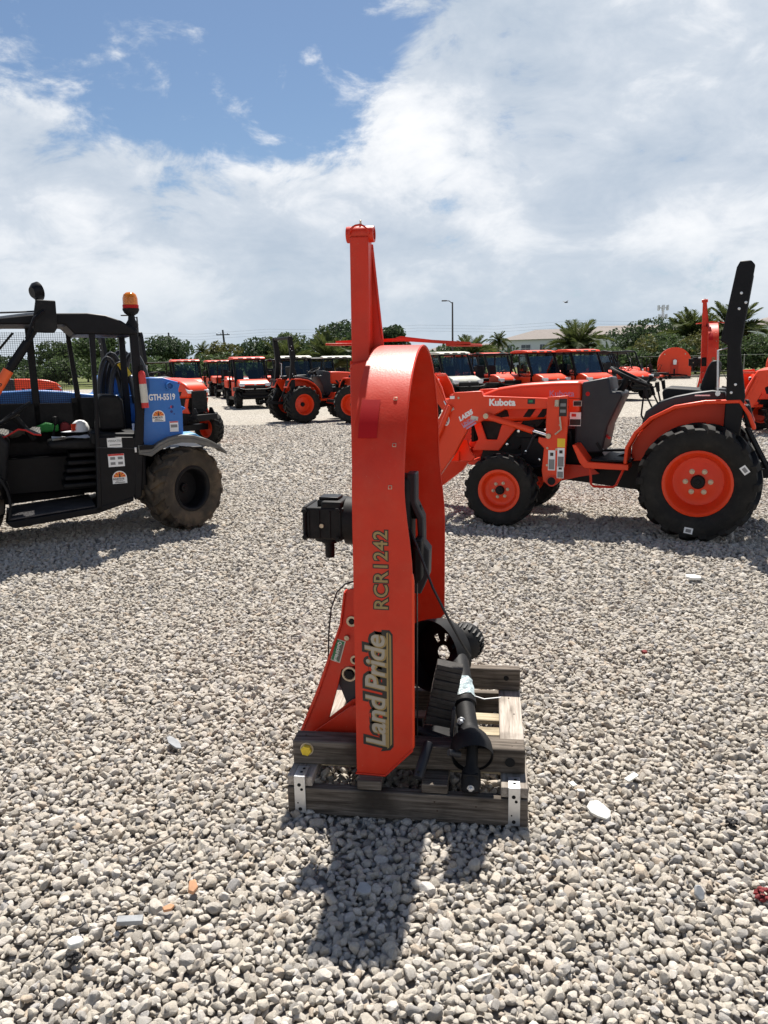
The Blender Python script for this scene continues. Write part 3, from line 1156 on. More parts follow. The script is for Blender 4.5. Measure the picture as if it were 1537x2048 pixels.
utility_pole(-34.2, 128, 7.2, 'brown utility pole with transformer above the round dark tree', 1)
utility_pole(-23.4, 118, 7.0, 'thin utility pole right of the white-striped vehicles', 0)
MBW = MB()
for k in range(3):
    zz = 7.0 - k * 0.45
    MBW.tube([(-90 + i * 12.0, 128 + 9.0 - i * 1.6, zz + 0.4 - 0.5 * math.sin(math.pi * ((i * 0.5) % 1.0))) for i in range(12)], 0.010, 4)
tag(MBW.build('power_line', POLEM), 'faint power lines strung between the utility poles', 'power line')

ct = thing('cell_tower', 'grey cell tower with antenna panels above the thicket', 'tower', (71.5, 200, 0.6))
MB().lathe([(0.45, 0), (0.3, 14.0), (0, 14.0)], n=10).build('mast', STEEL, ct)
for zc, rr in ((13.3, 1.25), (11.1, 1.0)):
    for k in range(6):
        a = k * math.pi / 3 + 0.3
        MB().box((rr * math.cos(a), rr * math.sin(a), zc), (0.3, 0.5, 1.25), (0, 0, a)).build('antenna_panel', STEEL, ct)
    pl = MB()
    pl.lathe([(rr - 0.1, -0.08), (rr, -0.08), (rr, 0.08), (rr - 0.1, 0.08)], (0, 0, zc), 'z', 12)
    for k in range(3):
        a = k * math.pi * 2 / 3
        pl.box((rr / 2 * math.cos(a), rr / 2 * math.sin(a), zc), (rr, 0.1, 0.1), (0, 0, a))
    pl.build('platform', STEEL, ct)

fe = thing('rail_fence', 'thin grey pipe rail fence behind the orange arch cutter', 'fence', (22.0, 69.0, 0), rad(4))
FEM = mat('fence_pipe', (0.30, 0.30, 0.27), 0.6, vary=0.2)
for k in range(12):
    MB().lathe([(0.04, -0.1), (0.04, 1.75), (0, 1.78)], (k * 2.6, 0, 0), 'z', 7).build('fence_post', FEM, fe)
for z in (1.72, 0.35):
    MB().tube([(0, -0.045, z), (28.6, -0.045, z)], 0.028, 6).build('fence_rail', FEM, fe)
kb = MB()
kb.span((24, 64.2, -0.05), (60, 64.5, 0.16))
structure(kb.build('concrete_kerb', mat('concrete', (0.42, 0.40, 0.36), 0.9, vary=0.1)))

bd = thing('bird', 'tiny dark bird flying in the sky above the roofs', 'bird', (12.2, 52, 5.3), 0.4)
bm_ = MB()
bm_.tube([(-0.16, 0, 0), (-0.05, 0, 0.01), (0.08, 0, 0.01), (0.17, 0, 0.0)], [0.01, 0.045, 0.04, 0.008], 8)
bm_.add([(0.05, 0.02, 0.02), (-0.06, 0.02, 0.02), (-0.1, 0.3, 0.09), (0.0, 0.28, 0.1), (0.05, -0.02, 0.02), (-0.06, -0.02, 0.02), (-0.1, -0.3, 0.09), (0.0, -0.28, 0.1)], [(0, 1, 2, 3), (4, 7, 6, 5)])
bm_.build('body', BLACK, bd)


# ================================================================== compact tractors
def sticker(parent, name, x0, z0, w_, h_, y, mt, ang=0.0, out=1, th=0.002):
    """thin printed label on a side wall facing +y (out=1) or -y"""
    mb = MB()
    c, s = math.cos(ang), math.sin(ang)
    pts = [(-w_ / 2, -h_ / 2), (w_ / 2, -h_ / 2), (w_ / 2, h_ / 2), (-w_ / 2, h_ / 2)]
    mb.prism([(x0 + a * c - b * s, z0 + a * s + b * c) for a, b in pts], y, y + out * th)
    return mb.build(name, mt, parent, smooth=0)


def tractor(label, loc, heading, loader=True, rops=True, detail=2, group='compact tractors on the lot', nose_decal=None):
    o = thing('compact_tractor', label, 'tractor', (loc[0], loc[1], 0), heading, group)
    for s in (1, -1):
        wheel(o, (0.02, s * 0.56, 0.525), 0.535, 0.29, 0.36, 18, s, ORANGE2, RUBBER, dish=-0.02, lug=0.04, nuts=6 if detail >= 2 else 0)
        wheel(o, (1.87, s * 0.56, 0.362), 0.372, 0.205, 0.25, 18, s, ORANGE2, RUBBER, dish=0.12, lug=0.03, nuts=6 if detail >= 2 else 0)
    # driveline block, engine, axles
    mb = MB()
    mb.prism([(-0.25, 0.38), (-0.25, 0.82), (0.3, 0.86), (0.9, 0.66), (1.1, 0.95), (2.1, 0.98), (2.22, 0.62), (2.0, 0.48), (1.2, 0.42), (0.6, 0.36)], -0.17, 0.17)
    mb.tube([(0.02, -0.5, 0.525), (0.02, 0.5, 0.525)], 0.10, 12)
    mb.box((1.87, 0, 0.40), (0.16, 0.95, 0.13))
    mb.box((1.55, 0.2, 0.72), (0.4, 0.12, 0.28))
    mb.tube([(1.25, 0.21, 0.78), (1.25, 0.24, 0.92), (1.9, 0.22, 0.96)], 0.035, 8)
    mb.box((1.72, 0.19, 0.93), (0.2, 0.1, 0.14))
    mb.tube([(1.35, 0.2, 0.62), (1.6, 0.27, 0.56), (1.8, 0.22, 0.6)], 0.02, 6)
    mb.build('chassis', BLACK, o, bev=0.012)
    if detail >= 2:
        mb = MB()
        mb.lathe([(0.045, -0.06), (0.045, 0.06), (0.03, 0.07), (0, 0.07)], (1.48, 0.23, 0.80), 'x', 14)
        mb.lathe([(0.06, -0.03), (0.065, 0.0), (0.06, 0.03), (0, 0.03)], (1.92, 0.19, 0.86), 'x', 16)
        mb.tube([(1.5, 0.22, 0.95), (1.62, 0.26, 0.88), (1.7, 0.25, 0.70), (1.85, 0.22, 0.66)], 0.016, 8)
        mb.tube([(1.3, 0.22, 0.90), (1.45, 0.27, 0.72), (1.38, 0.26, 0.55)], 0.012, 8)
        mb.build('engine_parts', GRAYP, o)
        mb = MB()
        for (x, z) in ((1.5, 0.95), (1.62, 0.88), (1.70, 0.72), (1.78, 0.93), (1.56, 0.64), (1.9, 0.79)):
            mb.lathe([(0.014, 0), (0.014, 0.02), (0, 0.022)], (x, 0.245, z), 'y', 8)
        mb.build('clamps', CHROME, o)
    # hood
    hp = [(2.27, 1.03), (2.30, 1.12), (2.28, 1.22), (2.18, 1.31), (2.0, 1.375), (1.77, 1.41), (1.44, 1.43), (1.145, 1.435), (1.15, 1.08), (1.48, 1.06), (1.74, 1.03), (2.0, 1.02)]
    MB().prism(hp, -0.265, 0.265).build('hood', ORANGE2, o, bev=0.05, segs=4, smooth=50)
    mb = MB()
    for s in (1, -1):
        vf = [(2.275, 1.025), (2.215, 0.84), (2.28, 0.72), (1.99, 0.72), (1.83, 0.93), (1.74, 1.028), (1.93, 1.018), (1.965, 0.985), (2.01, 0.835), (2.125, 0.835), (2.185, 1.0), (2.19, 1.02)]
        mb.prism(vf, s * 0.232, s * 0.262)
    mb.build('side_panel', ORANGE2, o, bev=0.008)
    mb = MB()
    mb.prism([(2.262, 1.026), (2.205, 0.84), (2.255, 0.73), (1.8, 0.74), (1.52, 1.05)], -0.226, 0.226)
    mb.build('grille_mesh', BLACKP, o)
    mb = MB()
    for s in (1, -1):
        for k in range(3):
            xv = 1.735 - k * 0.145
            mb.prism([(xv, 1.075), (xv - 0.075, 1.075), (xv - 0.145, 1.175), (xv - 0.07, 1.175)], s * 0.2655, s * 0.2685)
        mb.prism([(2.09, 1.16), (1.90, 1.145), (1.88, 1.08), (2.03, 1.06)], s * 0.2655, s * 0.2685)
    mb.build('hood_vents', BLACKP, o, smooth=0)
    mb = MB()
    mb.span((2.285, -0.19, 0.8), (2.315, 0.19, 1.17))
    for k in range(7):
        mb.span((2.315, -0.19, 0.83 + k * 0.045), (2.322, 0.19, 0.845 + k * 0.045))
    mb.build('grille', BLACKP, o, bev=0.008)
    for s in (1, -1):
        MB().prism([(2.2, 1.235), (2.305, 1.18), (2.30, 1.12), (2.26, 1.15)], s * 0.15, s * 0.272).build('headlight', LENS, o, bev=0.01)
    mb = MB()
    for s in (1, -1):
        mb.prism([(2.52, 0.68), (2.42, 0.83), (2.35, 0.83), (2.31, 0.69), (2.25, 0.64), (2.30, 0.59), (2.52, 0.59)], s * 0.2, s * 0.23)
    mb.span((2.43, -0.26, 0.59), (2.53, 0.26, 0.70))
    mb.span((2.15, -0.2, 0.55), (2.35, 0.2, 0.61))
    mb.build('front_bracket', ORANGE2 if loader else BLACK, o, bev=0.01)
    # console
    dp = [(1.142, 1.425), (0.89, 1.472), (0.86, 1.33), (0.77, 1.33), (0.755, 1.29), (0.885, 0.99), (0.93, 0.73), (1.2, 0.71), (1.205, 1.07), (1.147, 1.08)]
    MB().prism(dp, -0.275, 0.275).build('dash_console', GRAYP, o, bev=0.03, segs=3, smooth=50)
    sw = part_empty('steering_wheel', o, (0.73, 0, 1.47), (0, rad(-26), 0))
    mb = MB()
    mb.lathe([(0.195 + 0.016 * math.cos(a), 0.016 * math.sin(a)) for a in [i * math.pi / 4 for i in range(9)]], (0, 0, 0), 'z', 28)
    mb.build('rim', BLACKP, sw)
    mb = MB()
    for k in range(3):
        a = k * 2.094
        mb.tube([(0, 0, -0.05), (0.19 * math.cos(a), 0.19 * math.sin(a), 0)], 0.013, 6)
    mb.lathe([(0, -0.08), (0.05, -0.08), (0.05, -0.02), (0, -0.01)], (0, 0, 0), 'z', 12)
    mb.tube([(0, 0, -0.05), (0.02, 0, -0.24)], 0.035, 8)
    mb.lathe([(0, 0), (0.015, 0), (0.013, 0.05), (0.024, 0.06), (0.02, 0.085), (0, 0.09)], (-0.19, 0.02, 0.01), 'z', 8)
    mb.build('spokes', BLACKP, sw)
    # platform, step
    mb = MB()
    for s in (1, -1):
        fl = [(1.175, 0.83), (1.135, 0.83), (1.02, 0.668), (0.64, 0.655), (0.64, 0.60), (1.05, 0.605), (1.10, 0.66)]
        mb.prism(fl, s * 0.28, s * 0.54)
    mb.build('floor_edge', ORANGE2, o, bev=0.006)
    MB().span((0.62, -0.5, 0.672), (1.0, 0.5, 0.69)).build('foot_platform', BLACKP, o, bev=0.004)
    MB().tube([(1.0, 0.5, 0.6), (0.985, 0.52, 0.45), (0.96, 0.52, 0.43), (0.78, 0.52, 0.43), (0.75, 0.52, 0.45), (0.69, 0.5, 0.6)], 0.013, 6).build('step', ORANGE, o)
    mb = MB()
    mb.tube([(0.98, 0.22, 0.66), (0.93, 0.24, 0.75), (0.72, 0.25, 0.76), (0.6, 0.25, 0.70)], 0.013, 6)
    mb.box((0.955, 0.24, 0.79), (0.03, 0.09, 0.1), (0, 0.6, 0))
    mb.box((0.95, -0.24, 0.79), (0.03, 0.09, 0.1), (0, 0.6, 0))
    mb.build('pedals', BLACK, o)
    # fenders: orange outer arch, charcoal tray inside it
    arc = [(0.655, 0.66), (0.645, 0.81), (0.575, 0.945), (0.45, 1.075), (0.25, 1.18), (0.0, 1.225), (-0.28, 1.235), (-0.35, 1.13), (-0.40, 1.0)]
    for s in (1, -1):
        st = []
        for i, (x, z) in enumerate(arc):
            a = arc[max(0, i - 1)]
            b = arc[min(len(arc) - 1, i + 1)]
            d = Vector((b[0] - a[0], 0, b[1] - a[1])).normalized()
            nrm = Vector((d.z, 0, -d.x))
            if nrm.z < 0 and i > 2:
                nrm = -nrm
            if i <= 2 and nrm.x < 0:
                nrm = -nrm
            st.append(((x, s * 0.30, z), (0, s * 0.24, 0), tuple(nrm * 0.035)))
        mb = MB().sweep(st, None)
        mb.prism([(0.64, 0.66)] + arc[1:8] + [(-0.33, 1.12), (-0.2, 0.9), (0.3, 0.7)], s * 0.285, s * 0.305)
        mb.build('fender', ORANGE2, o, bev=0.012, segs=2)
        tp = [(0.56, 0.99), (0.52, 1.15), (0.40, 1.245), (0.27, 1.29), (0.1, 1.325), (-0.05, 1.345), (-0.16, 1.335), (-0.18, 1.25), (0.0, 1.235), (0.25, 1.19), (0.45, 1.085)]
        MB().prism(tp, s * 0.22, s * 0.42).build('fender_tray', GRAYP, o, bev=0.02, segs=3, smooth=50)
        MB().box((-0.36, s * 0.42, 1.12), (0.07, 0.2, 0.2), (0, 0.3, 0)).build('tail_light', BLACKP, o, bev=0.02)
        mb = MB()
        for (x, z, a) in ((0.40, 1.31, 0.25), (0.47, 1.25, 0.5)):
            mb.tube([(x, s * 0.30, z - 0.08), (x + 0.1 * a, s * 0.30, z + 0.02)], 0.009, 6)
            mb.tube([(x + 0.1 * a, s * 0.30, z + 0.02), (x + 0.16 * a, s * 0.30, z + 0.11)], [0.016, 0.020], 8)
        mb.build('levers', BLACKP, o)
    MB().tube([(0.55, 0.30, 1.38), (0.57, 0.30, 1.11), (0.53, 0.30, 1.03)], 0.009, 6).build('loader_lever', BLACK, o)
    # seat
    sb = [(0.07, 1.32), (0.05, 1.42), (0.01, 1.55), (-0.025, 1.61), (-0.075, 1.615), (-0.105, 1.58), (-0.085, 1.42), (-0.06, 1.30)]
    MB().prism(sb, -0.23, 0.23).build('seat_back', BLACKP, o, bev=0.035, segs=3, smooth=60)
    MB().prism([(-0.08, 1.14), (-0.08, 1.33), (0.1, 1.35), (0.36, 1.37), (0.40, 1.33), (0.36, 1.14)], -0.25, 0.25).build('seat_cushion', BLACKP, o, bev=0.035, segs=3, smooth=60)
    if rops:
        mb = MB()
        for s in (1, -1):
            mb.prism([(-0.155, 0.75), (-0.17, 1.3), (-0.155, 1.75), (-0.095, 1.78), (-0.19, 2.40), (-0.215, 2.45), (-0.30, 2.45), (-0.335, 2.41), (-0.26, 1.72), (-0.325, 1.3), (-0.29, 0.75)][::1], s * 0.45, s * 0.535)
        mb.prism([(-0.20, 2.36), (-0.215, 2.447), (-0.30, 2.447), (-0.325, 2.41), (-0.315, 2.36)], -0.448, 0.448)
        mb.build('roll_bar', BLACK, o, bev=0.012)
        mb = MB()
        for s in (1, -1):
            for z, xx in ((2.18, -0.24), (2.05, -0.23), (2.1, -0.28), (1.4, -0.24), (1.33, -0.21)):
                mb.lathe([(0.012, 0), (0.012, s * 0.008), (0, s * 0.01)], (xx, s * 0.535, z), 'y', 8)
        mb.build('roll_bar_bolts', STEEL, o)
        mb = MB()
        mb.tube([(-0.16, 0.49, 1.72), (-0.08, 0.49, 1.70), (-0.1, 0.49, 1.3)], 0.01, 6)
        mb.lathe([(0.022, -0.03), (0.022, 0.03), (0, 0.03)], (-0.10, 0.50, 1.32), 'y', 8)
        mb.build('roll_bar_strut', STEEL, o)
    # three point arms behind
    mb = MB()
    for s in (1, -1):
        mb.prism([(-0.1, 0.50), (-0.1, 0.58), (-0.85, 0.66), (-0.95, 0.66), (-0.95, 0.58), (-0.85, 0.57)], s * 0.24, s * 0.28)
        mb.tube([(-0.55, s * 0.26, 0.62), (-0.35, s * 0.26, 1.0)], 0.02, 6)
    mb.build('lift_arms', BLACK, o)
    MB().prism([(1.30, 0.60), (1.05, 0.60), (0.95, 0.52), (1.15, 0.48), (1.36, 0.42)], 0.25, 0.27).prism([(1.30, 0.60), (1.05, 0.60), (0.95, 0.52), (1.15, 0.48), (1.36, 0.42)], -0.27, -0.25).build('frame_plate', ORANGE, o)
    if loader:
        la = part_empty('loader', o)
        bp_ = [(2.41, 1.335), (2.12, 1.35), (2.10, 1.30), (1.38, 1.275), (1.39, 1.175), (1.87, 1.165), (2.0, 1.095), (2.14, 1.03), (2.25, 0.985), (2.40, 0.71), (2.62, 0.40), (2.88, 0.20), (2.97, 0.28), (2.74, 0.62), (2.62, 1.0), (2.47, 1.27)]
        for s in (1, -1):
            MB().prism(bp_, s * 0.40, s * 0.47).build('boom_arm', ORANGE2, la, bev=0.008)
            pp_ = [(1.43, 1.29), (1.23, 1.305), (1.225, 1.11), (1.235, 0.88), (1.245, 0.62), (1.275, 0.48), (1.33, 0.425), (1.40, 0.415), (1.46, 0.46), (1.475, 0.57), (1.455, 0.79), (1.515, 0.85), (1.51, 0.90), (1.44, 0.885), (1.44, 1.06)]
            MB().prism(pp_, s * 0.475, s * 0.515).build('loader_post', ORANGE2, la, bev=0.006)
            mb = MB()
            mb.tube([(1.37, s * 0.515, 0.465), (1.37, s * 0.53, 0.465)], 0.055, 16)
            mb.build('pivot_tube', ORANGE, la)
            mb = MB()
            mb.tube([(1.37, s * 0.53, 0.465), (1.37, s * 0.534, 0.465)], 0.04, 16)
            mb.build('pivot_bore', BLACK, la)
            MB().tube([(2.05, s * 0.50, 1.10), (1.57, s * 0.50, 0.955)], 0.032, 12).build('lift_cylinder', ORANGE2, la)
            MB().tube([(1.57, s * 0.50, 0.955), (1.41, s * 0.50, 0.91)], 0.016, 10).build('piston_rod', CHROME, la)
            mb = MB()
            mb.tube([(2.05, s * 0.46, 1.10), (2.05, s * 0.535, 1.10)], 0.028, 10)
            mb.tube([(1.41, s * 0.51, 0.91), (1.41, s * 0.535, 0.91)], 0.026, 10)
            mb.build('pivot_pins', BRASSZ, la)
            MB().tube([(2.44, s * 0.50, 1.20), (2.70, s * 0.50, 0.62)], 0.028, 10).build('bucket_cylinder', ORANGE2, la)
            MB().tube([(2.70, s * 0.50, 0.62), (2.85, s * 0.50, 0.34)], 0.014, 8).build('piston_rod', CHROME, la)
        mb = MB()
        mb.tube([(2.62, -0.40, 0.62), (2.62, 0.40, 0.62)], 0.05, 12)
        mb.box((2.45, 0, 1.29), (0.05, 0.80, 0.05))
        mb.build('cross_tube', ORANGE2, la)
        mb = MB()
        for s in (1, -1):
            mb.prism([(2.86, 0.14), (3.0, 0.14), (3.02, 0.62), (2.96, 0.62), (2.92, 0.38)], s * 0.36, s * 0.395)
        mb.span((2.98, -0.5, 0.16), (3.02, 0.5, 0.22))
        mb.span((3.0, -0.5, 0.55), (3.03, 0.5, 0.61))
        mb.build('quick_coupler', BLACK, la)
        mb = MB()
        mb.tube([(1.30, 0.535, 1.1), (1.28, 0.56, 0.98), (1.34, 0.545, 0.93)], 0.009, 6)
        mb.tube([(1.33, 0.535, 1.26), (1.33, 0.55, 1.2)], 0.022, 8)
        mb.build('lock_pins', BRASSZ, la)
        if detail >= 2:
            for k, (a, b) in enumerate((((1.36, 0.45, 1.25), (2.3, 0.44, 1.31)), ((1.36, 0.46, 1.22), (2.28, 0.45, 1.28)))):
                MB().tube([a, (1.6, 0.388, 1.24 - 0.03 * k), (2.0, 0.388, 1.25 - 0.03 * k), (2.30, 0.388, 1.20 - 0.03 * k), (2.45, 0.388, 0.95)], 0.011, 6).build('hydraulic_hose', HOSE, la)
            for (x, z) in ((2.36, 1.28), (1.43, 1.23), (1.30, 1.02), (1.33, 0.78), (1.42, 0.79), (1.29, 0.50), (1.42, 0.62)):
                bt = part_empty('bolt', la, (x, 0.516 if x < 1.5 and z < 1.2 else 0.471, z), (rad(-90), 0, 0))
                bt_ = share(('bolt_head',), lambda: MB().lathe([(0.012, 0), (0.012, 0.003), (0.009, 0.003), (0.009, 0.009), (0, 0.01)], (0, 0, 0), 'z', 8), 'bolt_head', BRASSZ, la)
                bt_.location = bt.location
                bt_.rotation_euler = bt.rotation_euler
                bpy.data.objects.remove(bt)
            y = 0.5152
            sticker(la, 'warning_label', 1.275, 1.19, 0.075, 0.17, y, INK)
            for zz in (1.155, 1.215):
                sticker(la, 'print_line', 1.275, zz, 0.055, 0.03, y + 0.0022, GREYPR)
            sticker(la, 'yellow_label', 1.285, 0.845, 0.075, 0.085, y, YELLOWP)
            for (x, z, w_, h_) in ((1.285, 0.70, 0.07, 0.19), (1.375, 0.67, 0.07, 0.2), (1.288, 0.555, 0.068, 0.12)):
                sticker(la, 'label_plate', x, z, w_, h_, y, WHITE)
                sticker(la, 'label_print', x, z - h_ * 0.2, w_ * 0.8, h_ * 0.5, y + 0.0022, GREYPR)
                sticker(la, 'label_mark', x, z + h_ * 0.3, w_ * 0.45, h_ * 0.16, y + 0.0022, INK)
            yb = 0.4702
            text('lettering', 'Kubota', 0.092, WHITE, la, (2.035, yb + .0005, 1.205), (-1, 0, 0), (0, 0, 1), offset=0.0042, sx=1.0)
            text('lettering', 'LA535', 0.062, WHITE, la, (2.345, yb + .0005, 1.04), (-0.86, 0, 0.51), (0.51, 0, 0.86), offset=0.0042, shear=0.2)
            text('lettering', 'UNDER', 0.05, VIOLETP, la, (2.315, yb + .0005, 0.985), (-0.86, 0, 0.51), (0.51, 0, 0.86), offset=0.001)
            sticker(la, 'label_print', 2.24, 1.02, 0.16, 0.02, yb, VIOLETP, rad(149))
            sticker(la, 'label_print', 2.225, 0.995, 0.12, 0.018, yb, VIOLETP, rad(149))
            sticker(la, 'arrow_label', 2.43, 1.285, 0.05, 0.03, yb, WHITE)
            sticker(la, 'green_label', 1.60, 1.245, 0.075, 0.05, yb, INK)
            sticker(la, 'green_label', 1.605, 1.247, 0.04, 0.022, yb + 0.0022, GREENP)
            sticker(la, 'label_plate', 2.19, 1.075, 0.08, 0.04, yb, CREAM, rad(10))
            lg = MB()
            lg.prism(ellipse(2.50, 1.05, 0.04, 0.06, 20), yb, yb + 0.002)
            lg.build('emblem', WHITE, la, smooth=0)
            lg = MB()
            lg.prism(ellipse(2.50, 1.05, 0.028, 0.045, 20), yb + 0.0022, yb + 0.004)
            lg.build('emblem_print', GREYPR, la, smooth=0)
            lg = MB()
            lg.box((2.50, yb + 0.005, 1.05), (0.012, 0.002, 0.075), (0, 0.5, 0))
            lg.build('emblem_bar', WHITE, la, smooth=0)
            sticker(la, 'label_plate', 2.44, 1.16, 0.06, 0.03, yb, CREAM, rad(150))
    if detail >= 2:
        yh = 0.2655
        text('lettering', 'Kubota', 0.085, VIOLETP, o, (1.47, yh, 1.285), (-1, 0, 0), (0, 0, 1), offset=0.001)
        MB().prism([(2.24, 1.262), (1.16, 1.262), (1.16, 1.266), (2.24, 1.266)], 0.2655, 0.2662).build('hood_seam', BLACKP, o, smooth=0)
        sticker(o, 'black_label', 1.185, 1.215, 0.075, 0.045, yh, INK)
        sticker(o, 'black_label_rim', 1.185, 1.215, 0.085, 0.055, yh - 0.0015, CREAM)
        sticker(o, 'warning_label', 1.2, 1.06, 0.11, 0.135, 0.276, WHITE)
        sticker(o, 'label_print', 1.2, 1.03, 0.105, 0.06, 0.2782, INK)
        sticker(o, 'label_mark', 1.215, 1.10, 0.045, 0.03, 0.2782, REDP)
        lg = MB().prism(ellipse(1.085, 1.31, 0.02, 0.022, 16), 0.2752, 0.2775)
        lg.build('round_badge', REDDECAL, o, smooth=0)
        mb = MB()
        mb.tube([(0.9, 0.23, 0.9), (0.86, 0.29, 0.88)], 0.014, 6)
        mb.build('red_knob', REDP, o)
        tw_ = [c for c in o.children if c.name.startswith('wheel')]
        for (x, z, a) in ((-0.36, 0.67, 0.9), (0.07, 0.10, 0.15)):
            sticker(o, 'tyre_label', x, z, 0.075, 0.055, 0.748, WHITE, a, th=0.004)
            sticker(o, 'tyre_label_print', x, z, 0.045, 0.03, 0.7523, GREYPR, a)
        sticker(o, 'tray_print', 0.03, 1.30, 0.13, 0.012, 0.4202, WHITE)
    if nose_decal:
        text('lettering', nose_decal, 0.075, WHITE, o, (2.12, 0.2655, 1.19), (-1, 0, 0.08), (0.08, 0, 1), offset=0.002)
    return o


TR_H = rad(155.15)
TC = (2.90 - math.sin(TR_H) * -1 * 0 , 6.95)
hx, hy = math.cos(TR_H), math.sin(TR_H)
lx_, ly_ = -hy, hx
TPOS = (2.90 - lx_ * 0.56, 6.95 - ly_ * 0.56)
tractor('orange compact tractor with front loader and tall black roll bar parked at right', TPOS, TR_H)
tractor('orange compact tractor with roll bar, seen from behind beyond the cutter, facing right', (-2.62, 22.9), rad(33), loader=False, detail=1)
tractor('orange tractor nose with clear headlights poking out behind the blue telehandler', (-5.55, 17.35), rad(-38), loader=False, detail=1)
tractor('orange tractor with slotted loader arms just right of the red cutter', (-0.60, 22.3), rad(-24), loader=True, rops=False, detail=1)
tractor('small orange tractor with loader arm cut off by the right edge', (10.35, 16.75), rad(178), loader=True, rops=True, detail=1, nose_decal='LX2620')
tractor('orange tractor seen through the mesh of the telehandler cab', (-10.9, 20.5), rad(25), loader=False, detail=1)


